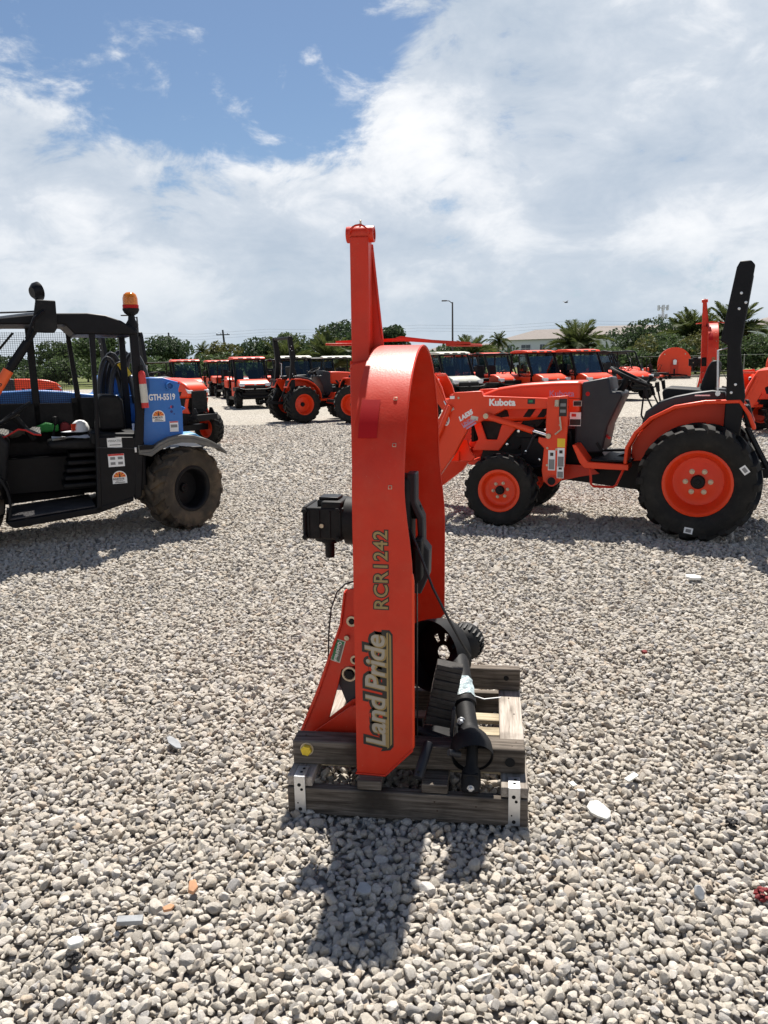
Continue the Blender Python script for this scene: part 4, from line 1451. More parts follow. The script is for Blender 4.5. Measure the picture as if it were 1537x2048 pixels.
# ================================================================== utility vehicles
def utility_vehicle(label, loc, heading, roof='orange', cab=True, body='orange', group='utility vehicles in rows at the back'):
    o = thing('utility_vehicle', label, 'utility vehicle', (loc[0], loc[1], 0), heading, group)
    bm = {'orange': ORANGE2, 'black': BLACKP, 'white': CAMO}[body]
    rm = {'orange': ORANGE2, 'white': CREAM, 'black': BLACKP, 'none': BLACKP}[roof]
    for s in (1, -1):
        for x in (1.0, -1.02):
            wheel(o, (x, s * 0.62, 0.325), 0.33, 0.17, 0.25, 14, s, BLACK, RUBBER, nuts=0, lug=0.03)
    mb = MB()
    mb.prism([(-1.6, 0.38), (1.45, 0.38), (1.5, 0.6), (1.2, 0.72), (0.72, 0.72), (0.6, 0.45), (-0.6, 0.45), (-0.75, 0.72), (-1.6, 0.75)], -0.5, 0.5)
    mb.span((-0.6, -0.72, 0.32), (0.6, 0.72, 0.42))
    mb.build('chassis', BLACK, o)
    MB().prism([(0.62, 0.80), (0.62, 1.13), (0.95, 1.12), (1.28, 1.02), (1.40, 0.92), (1.40, 0.80)], -0.60, 0.60).build('hood', bm, o, bev=0.05, segs=3, smooth=50)
    mb = MB()
    for s in (1, -1):
        mb.prism([(0.60, 0.76), (0.62, 0.82), (1.44, 0.83), (1.44, 0.76), (1.34, 0.70), (0.70, 0.66)], s * 0.46, s * 0.76)
    mb.build('front_fenders', BLACKP, o, bev=0.02)
    mb = MB()
    mb.span((1.38, -0.40, 0.56), (1.46, 0.40, 0.90))
    for k in range(5):
        mb.span((1.46, -0.38, 0.60 + k * 0.055), (1.475, 0.38, 0.625 + k * 0.055))
    mb.build('grille', BLACKP, o, bev=0.015)
    mb = MB()
    mb.tube([(1.5, -0.66, 0.62), (1.55, -0.6, 0.50), (1.57, -0.3, 0.44), (1.57, 0.3, 0.44), (1.55, 0.6, 0.50), (1.5, 0.66, 0.62)], 0.03, 8)
    mb.tube([(1.52, -0.62, 0.78), (1.55, -0.42, 0.74), (1.55, 0.42, 0.74), (1.52, 0.62, 0.78)], 0.022, 8)
    mb.build('bumper', BLACK, o)
    mb = MB()
    mb.prism(ellipse(0, 0.93, 0.045, 0.03, 14), 1.462, 1.48, 'yz')
    mb.build('emblem', LENS, o, smooth=0)
    for s in (1, -1):
        MB().prism([(s * 0.40, 0.98), (s * 0.62, 0.99), (s * 0.62, 0.90), (s * 0.56, 0.84), (s * 0.40, 0.86)], 1.30, 1.425, 'yz').build('headlight', LENS, o, bev=0.015)
    # cab frame
    mb = MB()
    for s in (1, -1):
        mb.tube([(0.74, s * 0.64, 1.05), (0.30, s * 0.60, 1.90), (-0.2, s * 0.58, 1.95), (-0.72, s * 0.60, 1.90), (-0.80, s * 0.64, 0.75)], 0.038 if cab else 0.03, 8)
    mb.tube([(0.30, -0.60, 1.90), (0.30, 0.60, 1.90)], 0.035, 8)
    mb.tube([(-0.72, -0.60, 1.90), (-0.72, 0.60, 1.90)], 0.035, 8)
    if cab:
        for s in (1, -1):
            mb.prism([(0.74, 1.05), (0.66, 1.05), (0.24, 1.88), (0.32, 1.90)], s * 0.60, s * 0.66)
            mb.prism([(-0.10, 0.7), (-0.16, 0.7), (-0.2, 1.9), (-0.12, 1.9)], s * 0.60, s * 0.65)
    mb.build('cab_frame', BLACK, o)
    if roof == 'none':
        pass
    else:
        rf = MB().prism([(0.44, 1.915), (0.38, 1.98), (0.0, 2.02), (-0.5, 2.02), (-0.78, 1.97), (-0.80, 1.915)], -0.66, 0.66).build('roof', rm, o, bev=0.03, segs=3, smooth=50)
        mb = MB()
        for k in (-1, 0, 1):
            mb.box((0.405, k * 0.34, 1.955), (0.06, 0.2, 0.035), (0, 0.5, 0))
        mb.build('roof_lights', BLACKP, rf)
    if cab:
        mb = MB()
        mb.prism([(-0.57, 1.08), (0.57, 1.08), (0.54, 1.87), (-0.54, 1.87)], -0.004, 0.004, 'yz')
        M = Matrix.Rotation(rad(-27), 3, 'Y')
        mb.v = [tuple(M @ (Vector(p) - Vector((0, 0, 1.08))) + Vector((0.70, 0, 1.08))) for p in mb.v]
        mb.v = [(x, y, min(z, 1.90)) for x, y, z in mb.v]
        mb.build('windscreen', GLASS, o, smooth=0)
        for s in (1, -1):
            MB().prism([(0.60, 0.45), (0.64, 1.02), (-0.08, 1.02), (-0.08, 0.45)], s * 0.655, s * 0.69).build('door', BLACKP if body != 'orange' else ORANGE2, o, bev=0.015)
            MB().prism([(0.61, 1.04), (0.24, 1.84), (-0.10, 1.86), (-0.08, 1.04)], s * 0.655, s * 0.663).build('side_window', GLASS, o, smooth=0)
        mb = MB()
        for s in (1, -1):
            mb.box((0.5, s * 0.82, 1.35), (0.05, 0.14, 0.2))
            mb.tube([(0.5, s * 0.64, 1.3), (0.5, s * 0.78, 1.35)], 0.012, 5)
        mb.build('mirrors', BLACKP, o, bev=0.02)
    mb = MB()
    for s in (1, -1):
        mb.span((-0.5, s * 0.08, 0.85), (-0.05, s * 0.52, 0.97))
        mb.prism([(-0.46, 0.95), (-0.38, 0.95), (-0.50, 1.48), (-0.58, 1.48)], s * 0.1, s * 0.5)
    mb.build('seats', BLACKP, o, bev=0.04, segs=3)
    mb = MB()
    mb.lathe([(0.16 + 0.014 * math.cos(a), 0.014 * math.sin(a)) for a in [i * math.pi / 3 for i in range(7)]], (0, 0, 0), 'z', 20)
    mb.tube([(0, 0, 0), (0.0, 0, -0.25)], 0.02, 6)
    mb.box((0, 0, 0), (0.3, 0.03, 0.02))
    sw = mb.build('steering_wheel', BLACKP, o, loc=(0.28, 0.3, 1.18), rot=(0, rad(-35), 0))
    bd_ = MB()
    for s in (1, -1):
        bd_.span((-1.75, s * 0.68, 0.78), (-0.85, s * 0.72, 1.08))
    bd_.span((-1.75, -0.68, 0.76), (-0.85, 0.68, 0.80))
    bd_.span((-0.89, -0.68, 0.801), (-0.85, 0.68, 1.08))
    bd_.span((-1.75, -0.68, 0.801), (-1.71, 0.68, 1.08))
    bd_.build('cargo_bed', bm, o, bev=0.01)
    return o


UV = utility_vehicle
D = rad
UV('orange utility vehicle with windscreen and orange roof, front of the left row', (-5.45, 32.0), D(-70))
UV('orange utility vehicle with orange roof just behind the orange tractor nose', (-9.5, 38.0), D(-68))
UV('open orange utility vehicle with black frame between two roofed ones in the left row', (-8.0, 42.0), D(-66), roof='none', cab=False)
UV('open black framed utility vehicle half hidden at the right end of the left row', (-4.75, 38.0), D(-66), roof='none', cab=False)
UV('open vehicle with black frame at the far left of the left row', (-11.6, 40.5), D(-66), roof='none', cab=False)
UV('pale roofed utility vehicle behind the roll bar of the middle tractor', (-3.55, 32.0), D(-72), roof='white', body='black')
UV('open vehicle with flat canopy close to the left of the cutter tongue', (-2.05, 36.0), D(-80), roof='white', cab=False, body='black')
UV('pale roofed utility vehicle just right of the red cutter band', (2.6, 29.6), D(-66), roof='white', body='white')
UV('orange hooded utility vehicle with black open bed frame in the right row', (4.45, 31.2), D(-64), roof='none', cab=False)
UV('utility vehicle with orange roof peeking out from behind the black frame', (5.15, 36.2), D(-64))
UV('orange roofed utility vehicle with windscreen in the middle of the right row', (6.0, 30.4), D(-66))
UV('orange roofed utility vehicle with windscreen nearest the dash of the tractor', (7.65, 30.2), D(-68))
UV('orange vehicle with orange doors right behind the tractor dash', (9.75, 32.2), D(-66), roof='none', cab=False)
UV('orange bedded vehicle behind the last roofed one in the right row', (9.9, 36.2), D(-62), roof='none', cab=False)
UV('orange bedded vehicle second from the mower in the right row', (11.3, 38.2), D(-62), roof='none', cab=False)


UV('orange roofed utility vehicle deep in the left row behind the open black frame', (-9.6, 46.0), D(-66))
UV('open orange utility vehicle beside the roll bar of the middle tractor', (-6.1, 42.5), D(-62), roof='none', cab=False)
UV('black cabbed utility vehicle glimpsed between the middle tractor and the cutter tongue', (-3.2, 41.0), D(-75), roof='black', body='black')
UV('orange roofed utility vehicle behind the pale roofed one right of the cutter', (4.2, 40.0), D(-62))
UV('orange open vehicle behind the two roofed ones in the right row', (8.6, 38.5), D(-62), roof='none', cab=False)
UV('orange roofed utility vehicle at the back of the right row', (12.4, 44.0), D(-60))
UV('orange open vehicle at the back corner of the right row', (14.4, 47.5), D(-58), roof='none', cab=False)


# orange curved bed guards and mower at the end of the row
def mower(label, loc, rz):
    o = thing('ride_on_mower', label, 'mower', (loc[0], loc[1], 0), rz, 'mowers at the end of the right row')
    for s in (1, -1):
        wheel(o, (-0.4, s * 0.45, 0.27), 0.28, 0.14, 0.22, 14, s, BLACK, RUBBER, nuts=0, lug=0.02)
        mb = MB()
        mb.lathe([(0.03, -0.05), (0.13, -0.05), (0.14, 0.0), (0.13, 0.05), (0.03, 0.05)], (0.95, s * 0.4, 0.14), 'y', 16)
        mb.build('caster', RUBBER, o)
    MB().span((-0.7, -0.35, 0.3), (0.9, 0.35, 0.5)).build('frame', BLACK, o, bev=0.02)
    MB().prism([(-0.95, 0.4), (-0.95, 0.85), (-0.45, 0.9), (-0.4, 0.4)], -0.35, 0.35).build('engine_cover', ORANGE2, o, bev=0.05)
    MB().span((0.05, -0.65, 0.16), (0.75, 0.65, 0.32)).build('mower_deck', ORANGE2, o, bev=0.05)
    mb = MB()
    mb.prism([(-0.4, 0.55), (0.1, 0.55), (0.12, 0.68), (-0.3, 0.7), (-0.45, 1.15), (-0.53, 1.15), (-0.42, 0.6)], -0.25, 0.25)
    mb.build('seat', BLACKP, o, bev=0.03)
    mb = MB()
    for s in (1, -1):
        mb.tube([(0.1, s * 0.3, 0.5), (0.3, s * 0.32, 1.05), (0.25, s * 0.1, 1.1)], 0.018, 6)
        mb.tube([(-0.6, s * 0.42, 0.4), (-0.62, s * 0.42, 1.7)], 0.03, 6)
    mb.tube([(-0.62, -0.42, 1.7), (-0.62, 0.42, 1.7)], 0.03, 6)
    mb.build('levers_and_roll_bar', BLACK, o)
    return o


mower('orange ride-on mower with roll bar left of the orange arch cutter', (19.0, 56.0), D(-50))
mower('orange ride-on mower with black seat parked behind the nearer mower', (21.3, 60.5), D(-40))
mower('dark mower at the far end of the right vehicle row', (17.6, 61.0), D(-60))


# ================================================================== telehandler (y = 0 is its left flank, towards the camera)
def sun_decal(o, x, z, w_, y, ang=0.0):
    """arched white decal with a sunset and lettering"""
    h_ = w_ * 0.92
    pts = [(-w_ / 2, 0), (w_ / 2, 0), (w_ / 2, h_ * 0.45)] + [(w_ / 2 * math.cos(a), h_ * 0.45 + h_ * 0.55 * math.sin(a)) for a in [math.pi * i / 14 for i in range(1, 14)]] + [(-w_ / 2, h_ * 0.45)]
    dec = MB().prism([(x + a, z + b) for a, b in pts], y, y + 0.002).build('company_decal', WHITE, o, smooth=0)
    half = [(w_ * 0.42 * math.cos(a), h_ * 0.50 + h_ * 0.42 * math.sin(a)) for a in [math.pi * i / 14 for i in range(15)]]
    MB().prism([(x + a, z + b) for a, b in half], y + 0.0022, y + 0.0030).build('sun_print', SUNP, dec, smooth=0)
    mb = MB()
    for k in range(5):
        a = math.pi * (k + 0.5) / 5
        mb.prism([(x, z + h_ * 0.5)] + [(x + w_ * 0.42 * math.cos(a + e), z + h_ * 0.5 + h_ * 0.42 * math.sin(a + e)) for e in (-0.14, 0.14)], y + 0.0032, y + 0.0040)
    mb.build('ray_print', REDP, dec, smooth=0)
    mb = MB()
    mb.prism([(x - w_ * .07, z + h_ * .5), (x + w_ * .05, z + h_ * .5), (x + w_ * .03, z + h_ * .66), (x + w_ * .09, z + h_ * .8), (x - w_ * .01, z + h_ * .72), (x - w_ * .08, z + h_ * .85), (x - w_ * .05, z + h_ * .66)], y + 0.0042, y + 0.0048)
    mb.build('figure_print', INK, dec, smooth=0)
    text('lettering', 'SUNSTATE', w_ * 0.185, INK, dec, (x + w_ * 0.47, y + 0.0035, z + h_ * 0.30), (-1, 0, 0), (0, 0, 1), offset=w_ * 0.006, sx=0.88)
    text('lettering', 'Equipment Co.', w_ * 0.085, INK, dec, (x + w_ * 0.28, y + 0.0035, z + h_ * 0.19), (-1, 0, 0), (0, 0, 1), offset=0.0004)
    mb = MB()
    mb.prism([(x - w_ * .35, z + h_ * .05), (x + w_ * .35, z + h_ * .05), (x + w_ * .35, z + h_ * .12), (x - w_ * .35, z + h_ * .12)], y + 0.0022, y + 0.0030)
    mb.build('number_print', GREYPR, dec, smooth=0)


th = thing('telehandler', 'blue and black telehandler with open mesh cab, amber beacon and muddy tyre', 'telehandler', (-2.02, 7.72, 0), rad(205))
for (x, y, st, out) in ((-0.03, -0.17, rad(31), 1), (-0.03, -1.62, rad(31), -1), (2.08, -0.17, 0, 1), (2.08, -1.62, 0, -1)):
    wheel(th, (x, y, 0.425), 0.43, 0.225, 0.30, 15, out, BLACK, MUDRUB, steer=st, nuts=0, lug=0.032, dish=-0.15)
mb = MB()
mb.span((-0.35, -1.2, 0.42), (2.5, -0.62, 0.80))
mb.tube([(-0.03, -1.5, 0.43), (-0.03, -0.3, 0.43)], 0.10, 10)
mb.tube([(2.08, -1.5, 0.43), (2.08, -0.3, 0.43)], 0.10, 10)
mb.span((0.35, -0.7, 0.45), (0.48, -0.05, 0.95))
mb.build('chassis', BLACK, th, bev=0.02)
# cab
MB().prism([(1.62, 0.22), (1.58, 0.20), (0.84, 0.27), (0.50, 0.36), (0.50, 0.40), (0.86, 0.33), (1.60, 0.27), (1.66, 0.27)], -0.84, 0.0).build('sill', BLACK, th, bev=0.008)
MB().prism([(1.63, 0.275), (0.86, 0.335), (0.86, 0.345), (1.63, 0.29)], -0.82, -0.03).build('floor_mat', mat('dusty_floor', (0.045, 0.043, 0.047), 0.85, vary=0.3, dirt=(0.12, 0.11, 0.10), damt=0.6), th, smooth=0)
MB().prism([(0.715, 2.15), (0.775, 2.16), (0.785, 1.3), (0.845, 0.34), (0.88, 0.29), (0.80, 0.29)], -0.075, 0.0).build('door_post', BLACK, th, bev=0.01)
MB().prism([(0.335, 2.02), (0.41, 2.06), (0.415, 1.2), (0.45, 0.95), (0.49, 0.37), (0.42, 0.40), (0.36, 0.95), (0.325, 1.3)], -0.075, 0.0).build('rear_post', BLACK, th, bev=0.01)
MB().prism([(0.36, 2.0), (0.42, 2.05), (0.43, 0.9), (0.36, 0.9)], -0.86, -0.80).build('rear_post', BLACK, th, bev=0.01)
MB().prism([(1.24, 2.1), (1.31, 2.1), (1.31, 0.9), (1.24, 0.9)], -0.86, -0.80).build('mesh_post', BLACK, th, bev=0.01)
MB().prism([(0.90, 2.1), (0.94, 2.1), (0.88, 1.0), (0.82, 1.0)], -0.86, -0.80).build('mesh_post', BLACK, th, bev=0.01)
MB().prism([(1.83, 2.02), (1.89, 2.02), (1.89, 0.4), (1.83, 0.4)], -0.86, -0.80).build('front_post', BLACK, th, bev=0.01)
MB().prism([(1.83, 1.98), (1.89, 2.0), (1.99, 0.95), (1.93, 0.95)], -0.06, 0.0).build('front_post', BLACK, th, bev=0.01)
# lower rear side panel with a door seam
pl_ = MB().prism([(0.80, 1.01), (0.40, 0.985), (0.43, 0.56), (0.49, 0.40), (0.82, 0.32)], -0.05, -0.005).build('side_panel', BLACK, th, bev=0.008)
MB().prism([(0.795, 0.905), (0.41, 0.875), (0.41, 0.88), (0.795, 0.912)], -0.006, 0.004).build('panel_seam', GRAYP, pl_)
MB().box((0.445, 0.002, 0.865), (0.02, 0.014, 0.05)).build('latch', STEEL, pl_, bev=0.003)
MB().prism([(0.84, 0.93), (0.38, 0.90), (0.38, 1.02), (0.84, 1.05)], -0.84, -0.055).build('rear_bulkhead', BLACKP, th, bev=0.02)
MB().span((0.50, -0.80, 0.36), (0.80, -0.06, 0.92)).build('seat_box', BLACKP, th, bev=0.015)
# seat
MB().prism([(0.73, 1.05), (0.735, 1.36), (0.70, 1.40), (0.54, 1.39), (0.50, 1.34), (0.49, 1.05)], -0.68, -0.22).build('seat_back', BLACKP, th, bev=0.045, segs=3, smooth=60)
MB().prism([(1.22, 0.90), (1.22, 0.97), (0.8, 0.99), (0.6, 0.95), (0.6, 0.86)], -0.70, -0.20).build('seat_cushion', BLACKP, th, bev=0.03, segs=3, smooth=60)
mb = MB()
for k in range(5):
    mb.span((0.70 + .02 * k, -0.62, 0.50 + k * 0.075), (1.12 - .02 * k, -0.26, 0.545 + k * 0.075))
mb.build('seat_suspension', BLACKP, th, bev=0.012)
# roof: crowned plate with a lip
rp = [(1.95, 2.03), (1.75, 2.075), (1.51, 2.115), (1.26, 2.145), (1.05, 2.16), (0.78, 2.165), (0.62, 2.145), (0.48, 2.095), (0.345, 2.005), (0.335, 1.965), (0.40, 1.965), (0.70, 1.97), (0.90, 1.97), (0.98, 2.06), (1.51, 2.06), (1.95, 2.0)]
MB().prism(rp, -0.87, 0.012).build('roof', BLACK, th, bev=0.015, segs=2)
MB().prism([(1.99, 2.06), (1.75, 2.105), (1.3, 2.168), (1.06, 2.185), (1.06, 2.17), (1.3, 2.150), (1.75, 2.083), (1.99, 2.03)], -0.70, -0.12).build('roof_window', mat('roof_plate', (0.30, 0.31, 0.33), 0.35), th)
mb = MB()
for k in range(4):
    xx = 1.42 + k * 0.13
    mb.tube([(xx, -0.80, 2.02), (xx + 0.28, -0.80, 1.70)], 0.012, 5)
mb.build('roof_bars', BLACK, th)
# wire mesh on the boom side
mb = MB()
for k in range(46):
    xx = 0.93 + k * 0.021
    mb.box((xx, -0.835, 1.60), (0.003, 0.003, 0.86))
for k in range(41):
    zz = 1.18 + k * 0.021
    mb.box((1.40, -0.829, zz), (0.95, 0.003, 0.003))
ms = mb.build('mesh_screen', BLACK, th, smooth=0)
ms['kind'] = 'stuff'
MB().span((0.88, -0.845, 0.93), (1.90, -0.80, 1.03)).build('screen_rail', BLACK, th)
MB().prism([(0.62, 1.36), (0.94, 1.36), (0.94, 0.36), (0.62, 0.36)], -0.845, -0.80).build('inner_shade_panel', BLACKP, th)  # cab panels, raised so their black stands for shade on the boom
MB().prism([(1.85, 1.33), (0.86, 1.31), (0.90, 0.345), (1.85, 0.30)], -0.845, -0.80).build('inner_shade_panel', BLACKP, th)
# dash, steering wheel
MB().prism([(1.98, 0.32), (1.98, 1.16), (1.70, 1.14), (1.55, 0.98), (1.62, 0.62), (1.66, 0.3)], -0.80, -0.12).build('dash', BLACKP, th, bev=0.03, segs=2)
sw = part_empty('steering_wheel', th, (1.50, -0.45, 1.235), (0, rad(34), 0))
MB().lathe([(0.19 + 0.015 * math.cos(a), 0.015 * math.sin(a)) for a in [i * math.pi / 4 for i in range(9)]], (0, 0, 0), 'z', 28).build('rim', BLACKP, sw)
mb = MB()
for k in range(3):
    a = k * 2.094 + 0.5
    mb.tube([(0, 0, -0.03), (0.185 * math.cos(a), 0.185 * math.sin(a), 0)], 0.014, 6)
mb.tube([(0, 0, -0.03), (0, 0, -0.3)], 0.03, 8)
mb.build('spokes', BLACKP, sw)
MB().box((1.52, -0.40, 1.20), (0.16, 0.16, 0.006), (0.2, 0.5, 0)).build('steering_label', FENDER, th)
mb = MB()
mb.tube([(1.16, -0.7, 0.95), (1.12, -0.7, 1.12)], 0.014, 6)
mb.lathe([(0.015, 0), (0.03, 0.03), (0.025, 0.08), (0, 0.09)], (1.12, -0.7, 1.1), 'z', 8)
mb.build('joystick', BLACKP, th)
# mirror, work light, grab tube with warning sleeve
mr = part_empty('mirror', th, (1.125, 0.10, 2.125), (0, 0, rad(8)))
MB().prism([(0.085, 0.145), (-0.08, 0.14), (-0.075, -0.10), (-0.045, -0.145), (0.12, -0.14), (0.13, -0.06)], -0.025, 0.02).build('mirror_shell', BLACKP, mr, bev=0.012)
MB().tube([(0.03, 0.03, 0.05), (0.12, 0.05, -0.02), (0.2, 0.02, -0.2)], 0.014, 6).build('mirror_arm', BLACK, mr)
MB().prism([(-0.06, 0.125), (0.07, 0.13), (0.10, -0.12), (-0.04, -0.125)], -0.028, -0.0255).build('mirror_glass', CHROME, mr)
mb = MB()
mb.tube([(1.15, 0.06, 2.14), (1.33, 0.06, 1.87)], 0.026, 8)
mb.tube([(1.31, 0.06, 1.90), (1.47, 0.06, 1.68)], 0.042, 10)
mb.tube([(1.47, 0.06, 1.68), (1.66, 0.06, 1.40)], 0.036, 8)
mb.build('gas_strut', BLACK, th)
MB().tube([(1.49, 0.06, 1.655), (1.72, 0.06, 1.31)], 0.046, 12).build('warning_sleeve', mat('warning_orange', (0.75, 0.11, 0.02), 0.5), th)
text('lettering', 'WARNING', 0.05, INK, th, (1.685, 0.109, 1.335), (-0.55, 0, 0.83), (0.83, 0, 0.55), offset=0.0008)
wl = part_empty('work_light', th, (1.185, -0.30, 2.375), (rad(78), 0, rad(-62)))
MB().lathe([(0, -0.045), (0.05, -0.045), (0.082, -0.01), (0.088, 0.03), (0.082, 0.035)], (0, 0, 0), 'z', 20).build('lamp_shell', BLACK, wl)
mb = MB()
mb.lathe([(0.082, 0.032), (0, 0.034)], (0, 0, 0), 'z', 20)
for k in range(6):
    a = k * math.pi / 3
    mb.lathe([(0.022, 0.034), (0.012, 0.042), (0, 0.043)], (0.048 * math.cos(a), 0.048 * math.sin(a), 0), 'z', 8)
mb.build('lamp_lens', LENS, wl)
MB().tube([(1.185, -0.30, 2.30), (1.19, -0.30, 2.17)], 0.02, 6).build('lamp_stalk', BLACK, th)
MB().tube([(1.95, -0.1, 2.10), (1.7, -0.1, 2.16), (1.35, -0.12, 2.175), (1.2, -0.2, 2.19)], 0.009, 6).build('roof_cable', HOSE, th)
bc = part_empty('beacon', th, (0.37, -0.10, 2.02))
mb = MB()
mb.lathe([(0, 0.0), (0.055, 0.0), (0.06, 0.05), (0.035, 0.09), (0.03, 0.13), (0.062, 0.15), (0.078, 0.18), (0.078, 0.195), (0, 0.195)], (0, 0, 0), 'z', 18)
mb.box((-0.01, 0, -0.1), (0.07, 0.05, 0.24))
mb.build('beacon_base', BLACKP, bc)
MB().lathe([(0.074, 0.196), (0.076, 0.225), (0.072, 0.23)], (0, 0, 0), 'z', 18).build('beacon_ring', REDDECAL, bc)
MB().lathe([(0.071, 0.231), (0.070, 0.29), (0.060, 0.325), (0.035, 0.345), (0, 0.35)], (0, 0, 0), 'z', 20).build('beacon_dome', AMBER, bc)
MB().lathe([(0.0, 0.24), (0.022, 0.24), (0.022, 0.295), (0.012, 0.31), (0, 0.312)], (0, 0, 0), 'z', 10).build('bulb', LENS, bc)
# blue bodywork
MB().prism([(0.255, 1.555), (0.12, 1.555), (0.06, 1.535), (-0.055, 1.50), (-0.03, 1.43), (-0.055, 1.2), (-0.045, 0.92), (0.37, 0.84), (0.335, 1.2), (0.29, 1.36), (0.26, 1.42)], -0.42, -0.11).build('rear_body', BLUE, th, bev=0.012, segs=3)
MB().prism([(0.30, 0.86), (0.06, 0.86), (0.03, 1.1), (0.05, 1.30), (0.2, 1.30)], -1.70, -0.44).build('counterweight', BLUE, th, bev=0.04, segs=3)
MB().prism([(0.62, 1.55), (0.58, 1.585), (0.40, 1.595), (0.15, 1.56), (0.02, 1.3), (0.9, 1.1), (0.9, 1.35), (0.66, 1.38)], -1.75, -1.12).build('engine_cover', BLUE, th, bev=0.03, segs=3)
MB().prism([(2.9, 1.06), (2.9, 1.36), (1.75, 1.44), (1.3, 1.455), (1.0, 1.43), (0.7, 1.385), (0.0, 1.34), (-0.25, 1.20), (0.0, 1.06)], -1.10, -0.90).build('boom', BLUE, th, bev=0.02)
MB().lathe([(0.036, 0), (0.036, 0.06), (0.028, 0.06), (0.028, 0.02), (0, 0.02)], (0.06, -0.112, 1.47), 'y', 16).build('filler_port', BLUE, th)
mb = MB()
mb.lathe([(0.011, 0), (0.011, 0.004), (0, 0.005)], (-0.035, -0.112, 1.495), 'y', 8)
mb.build('red_reflector', REDDECAL, th)
text('lettering', 'GTH-5519', 0.082, WHITE, th, (0.268, -0.1085, 1.335), (-1, 0, 0), (0, 0, 1), offset=0.0028, sx=0.72)
sun_decal(th, 0.185, 1.12, 0.125, -0.11)
mb = MB()
for (x, z, r) in ((0.045, 1.262, 0.016), (0.075, 1.25, 0.006), (0.055, 1.215, 0.014), (0.03, 1.19, 0.007)):
    mb.prism(ellipse(x, z, r, r, 12), -0.11, -0.108)
mb.build('dot_logo', mat('navy_print', (0.01, 0.025, 0.16), 0.5), th, smooth=0)
MB().prism(ellipse(0.052, 1.262, 0.012, 0.014, 12, -1.57, 1.57), -0.1078, -0.107).build('dot_logo_red', REDP, th, smooth=0)
sticker(th, 'warning_label', 0.04, 1.065, 0.085, 0.105, -0.11, WHITE)
sticker(th, 'label_print', 0.04, 1.11, 0.08, 0.012, -0.1078, REDP)
sticker(th, 'label_print', 0.04, 1.07, 0.065, 0.03, -0.1078, GREYPR)
# stickers on the black panel
sticker(th, 'white_plate', 0.635, 0.945, 0.135, 0.095, -0.005, WHITEP)
text('lettering', 'VERSATILE', 0.028, GREYPR, th, (0.695, -0.0025, 0.955), (-1, 0, 0), (0, 0, 1), offset=0.0006)
sticker(th, 'label_print', 0.63, 0.925, 0.10, 0.008, -0.0028, GREYPR)
sticker(th, 'warning_label', 0.632, 0.775, 0.15, 0.125, -0.005, WHITE)
sticker(th, 'label_print', 0.632, 0.828, 0.145, 0.018, -0.0028, REDP)
for k in range(4):
    sticker(th, 'label_print', 0.665 - (k % 2) * 0.07, 0.795 - (k // 2) * 0.05, 0.045, 0.026, -0.0028, GREYPR)
sun_decal(th, 0.615, 0.545, 0.135, -0.005)
# rear fender, grey with a slot
arcf = [(-0.45, 0.76), (-0.38, 0.83), (-0.26, 0.90), (-0.12, 0.945), (0.0, 0.955), (0.12, 0.935), (0.22, 0.89), (0.30, 0.835), (0.42, 0.83)]
st = []
for i, (x, z) in enumerate(arcf):
    st.append(((x, -0.42, z), (0, 0.44, 0), (0, 0, 0.03)))
fd = MB().sweep(st, None)
fd.prism(arcf[1:] + [(x, z - (0.045 if 0 < i < 7 else 0.01)) for i, (x, z) in list(enumerate(arcf[1:]))[::-1]], 0.0, 0.022)
fd.prism([(0.42, 0.86), (0.27, 0.86), (0.25, 0.89), (0.42, 0.91)], -0.42, 0.02)
fd.build('rear_fender', FENDER, th, bev=0.012, segs=2)
MB().prism([(0.41, 0.862), (0.29, 0.862), (0.25, 0.905), (0.41, 0.905)], 0.021, 0.024).build('fender_slot', BLACK, th)
MB().prism([(0.10, 0.96), (-0.03, 0.985), (-0.16, 0.985), (-0.22, 0.94), (-0.1, 0.95)], -0.40, -0.06).build('fender_cap', mat('pale_blue_paint', (0.10, 0.30, 0.52), 0.35), th, bev=0.01)
# front fender at the picture edge
st = []
for a in [rad(d) for d in range(-20, 150, 12)]:
    st.append(((2.08 - 0.47 * math.cos(a), -0.42, 0.44 + 0.47 * math.sin(a)), (0, 0.42, 0), (-0.02 * math.cos(a), 0, 0.02 * math.sin(a))))
MB().sweep(st, None).build('front_fender', BLACKP, th)
# hydraulic hoses behind the cab
for k, (x0, x1, zt, y) in enumerate(((0.66, 0.42, 1.76, -0.92), (0.62, 0.36, 1.80, -0.98), (0.58, 0.17, 1.83, -1.04), (0.42, 0.13, 1.80, -0.88), (0.55, 0.3, 1.70, -0.86))):
    pts = []
    for i in range(13):
        t_ = i / 12
        pts.append((x0 + (x1 - x0) * t_, y - 0.03 * math.sin(3.14 * t_), 1.28 + (zt - 1.28) * math.sin(math.pi * t_) ** 0.55))
    MB().tube(pts, 0.032 if k % 2 else 0.026, 8).build('hydraulic_hose', HOSE, th)
MB().box((0.385, -0.84, 1.64), (0.075, 0.01, 0.16), (0, rad(28), 0)).build('yellow_tag', YELLOWP, th, bev=0.003)
# extinguisher
mb = MB()
mb.tube([(0.325, 0.03, 1.27), (0.335, 0.03, 1.58)], 0.034, 12)
mb.lathe([(0.034, 0), (0.03, 0.03), (0.012, 0.05), (0, 0.05)], (0.336, 0.03, 1.578), 'z', 12)
ex = mb.build('extinguisher', REDP, th)
MB().tube([(0.327, 0.03, 1.32), (0.333, 0.03, 1.50)], 0.0352, 12, cap=False).build('extinguisher_label', CREAM, ex)
MB().box((0.335, 0.03, 1.655), (0.03, 0.02, 0.05)).build('extinguisher_valve', BLACK, ex)

thM = Matrix.Translation((-2.02, 7.72, 0)) @ Matrix.Rotation(rad(205), 4, 'Z')


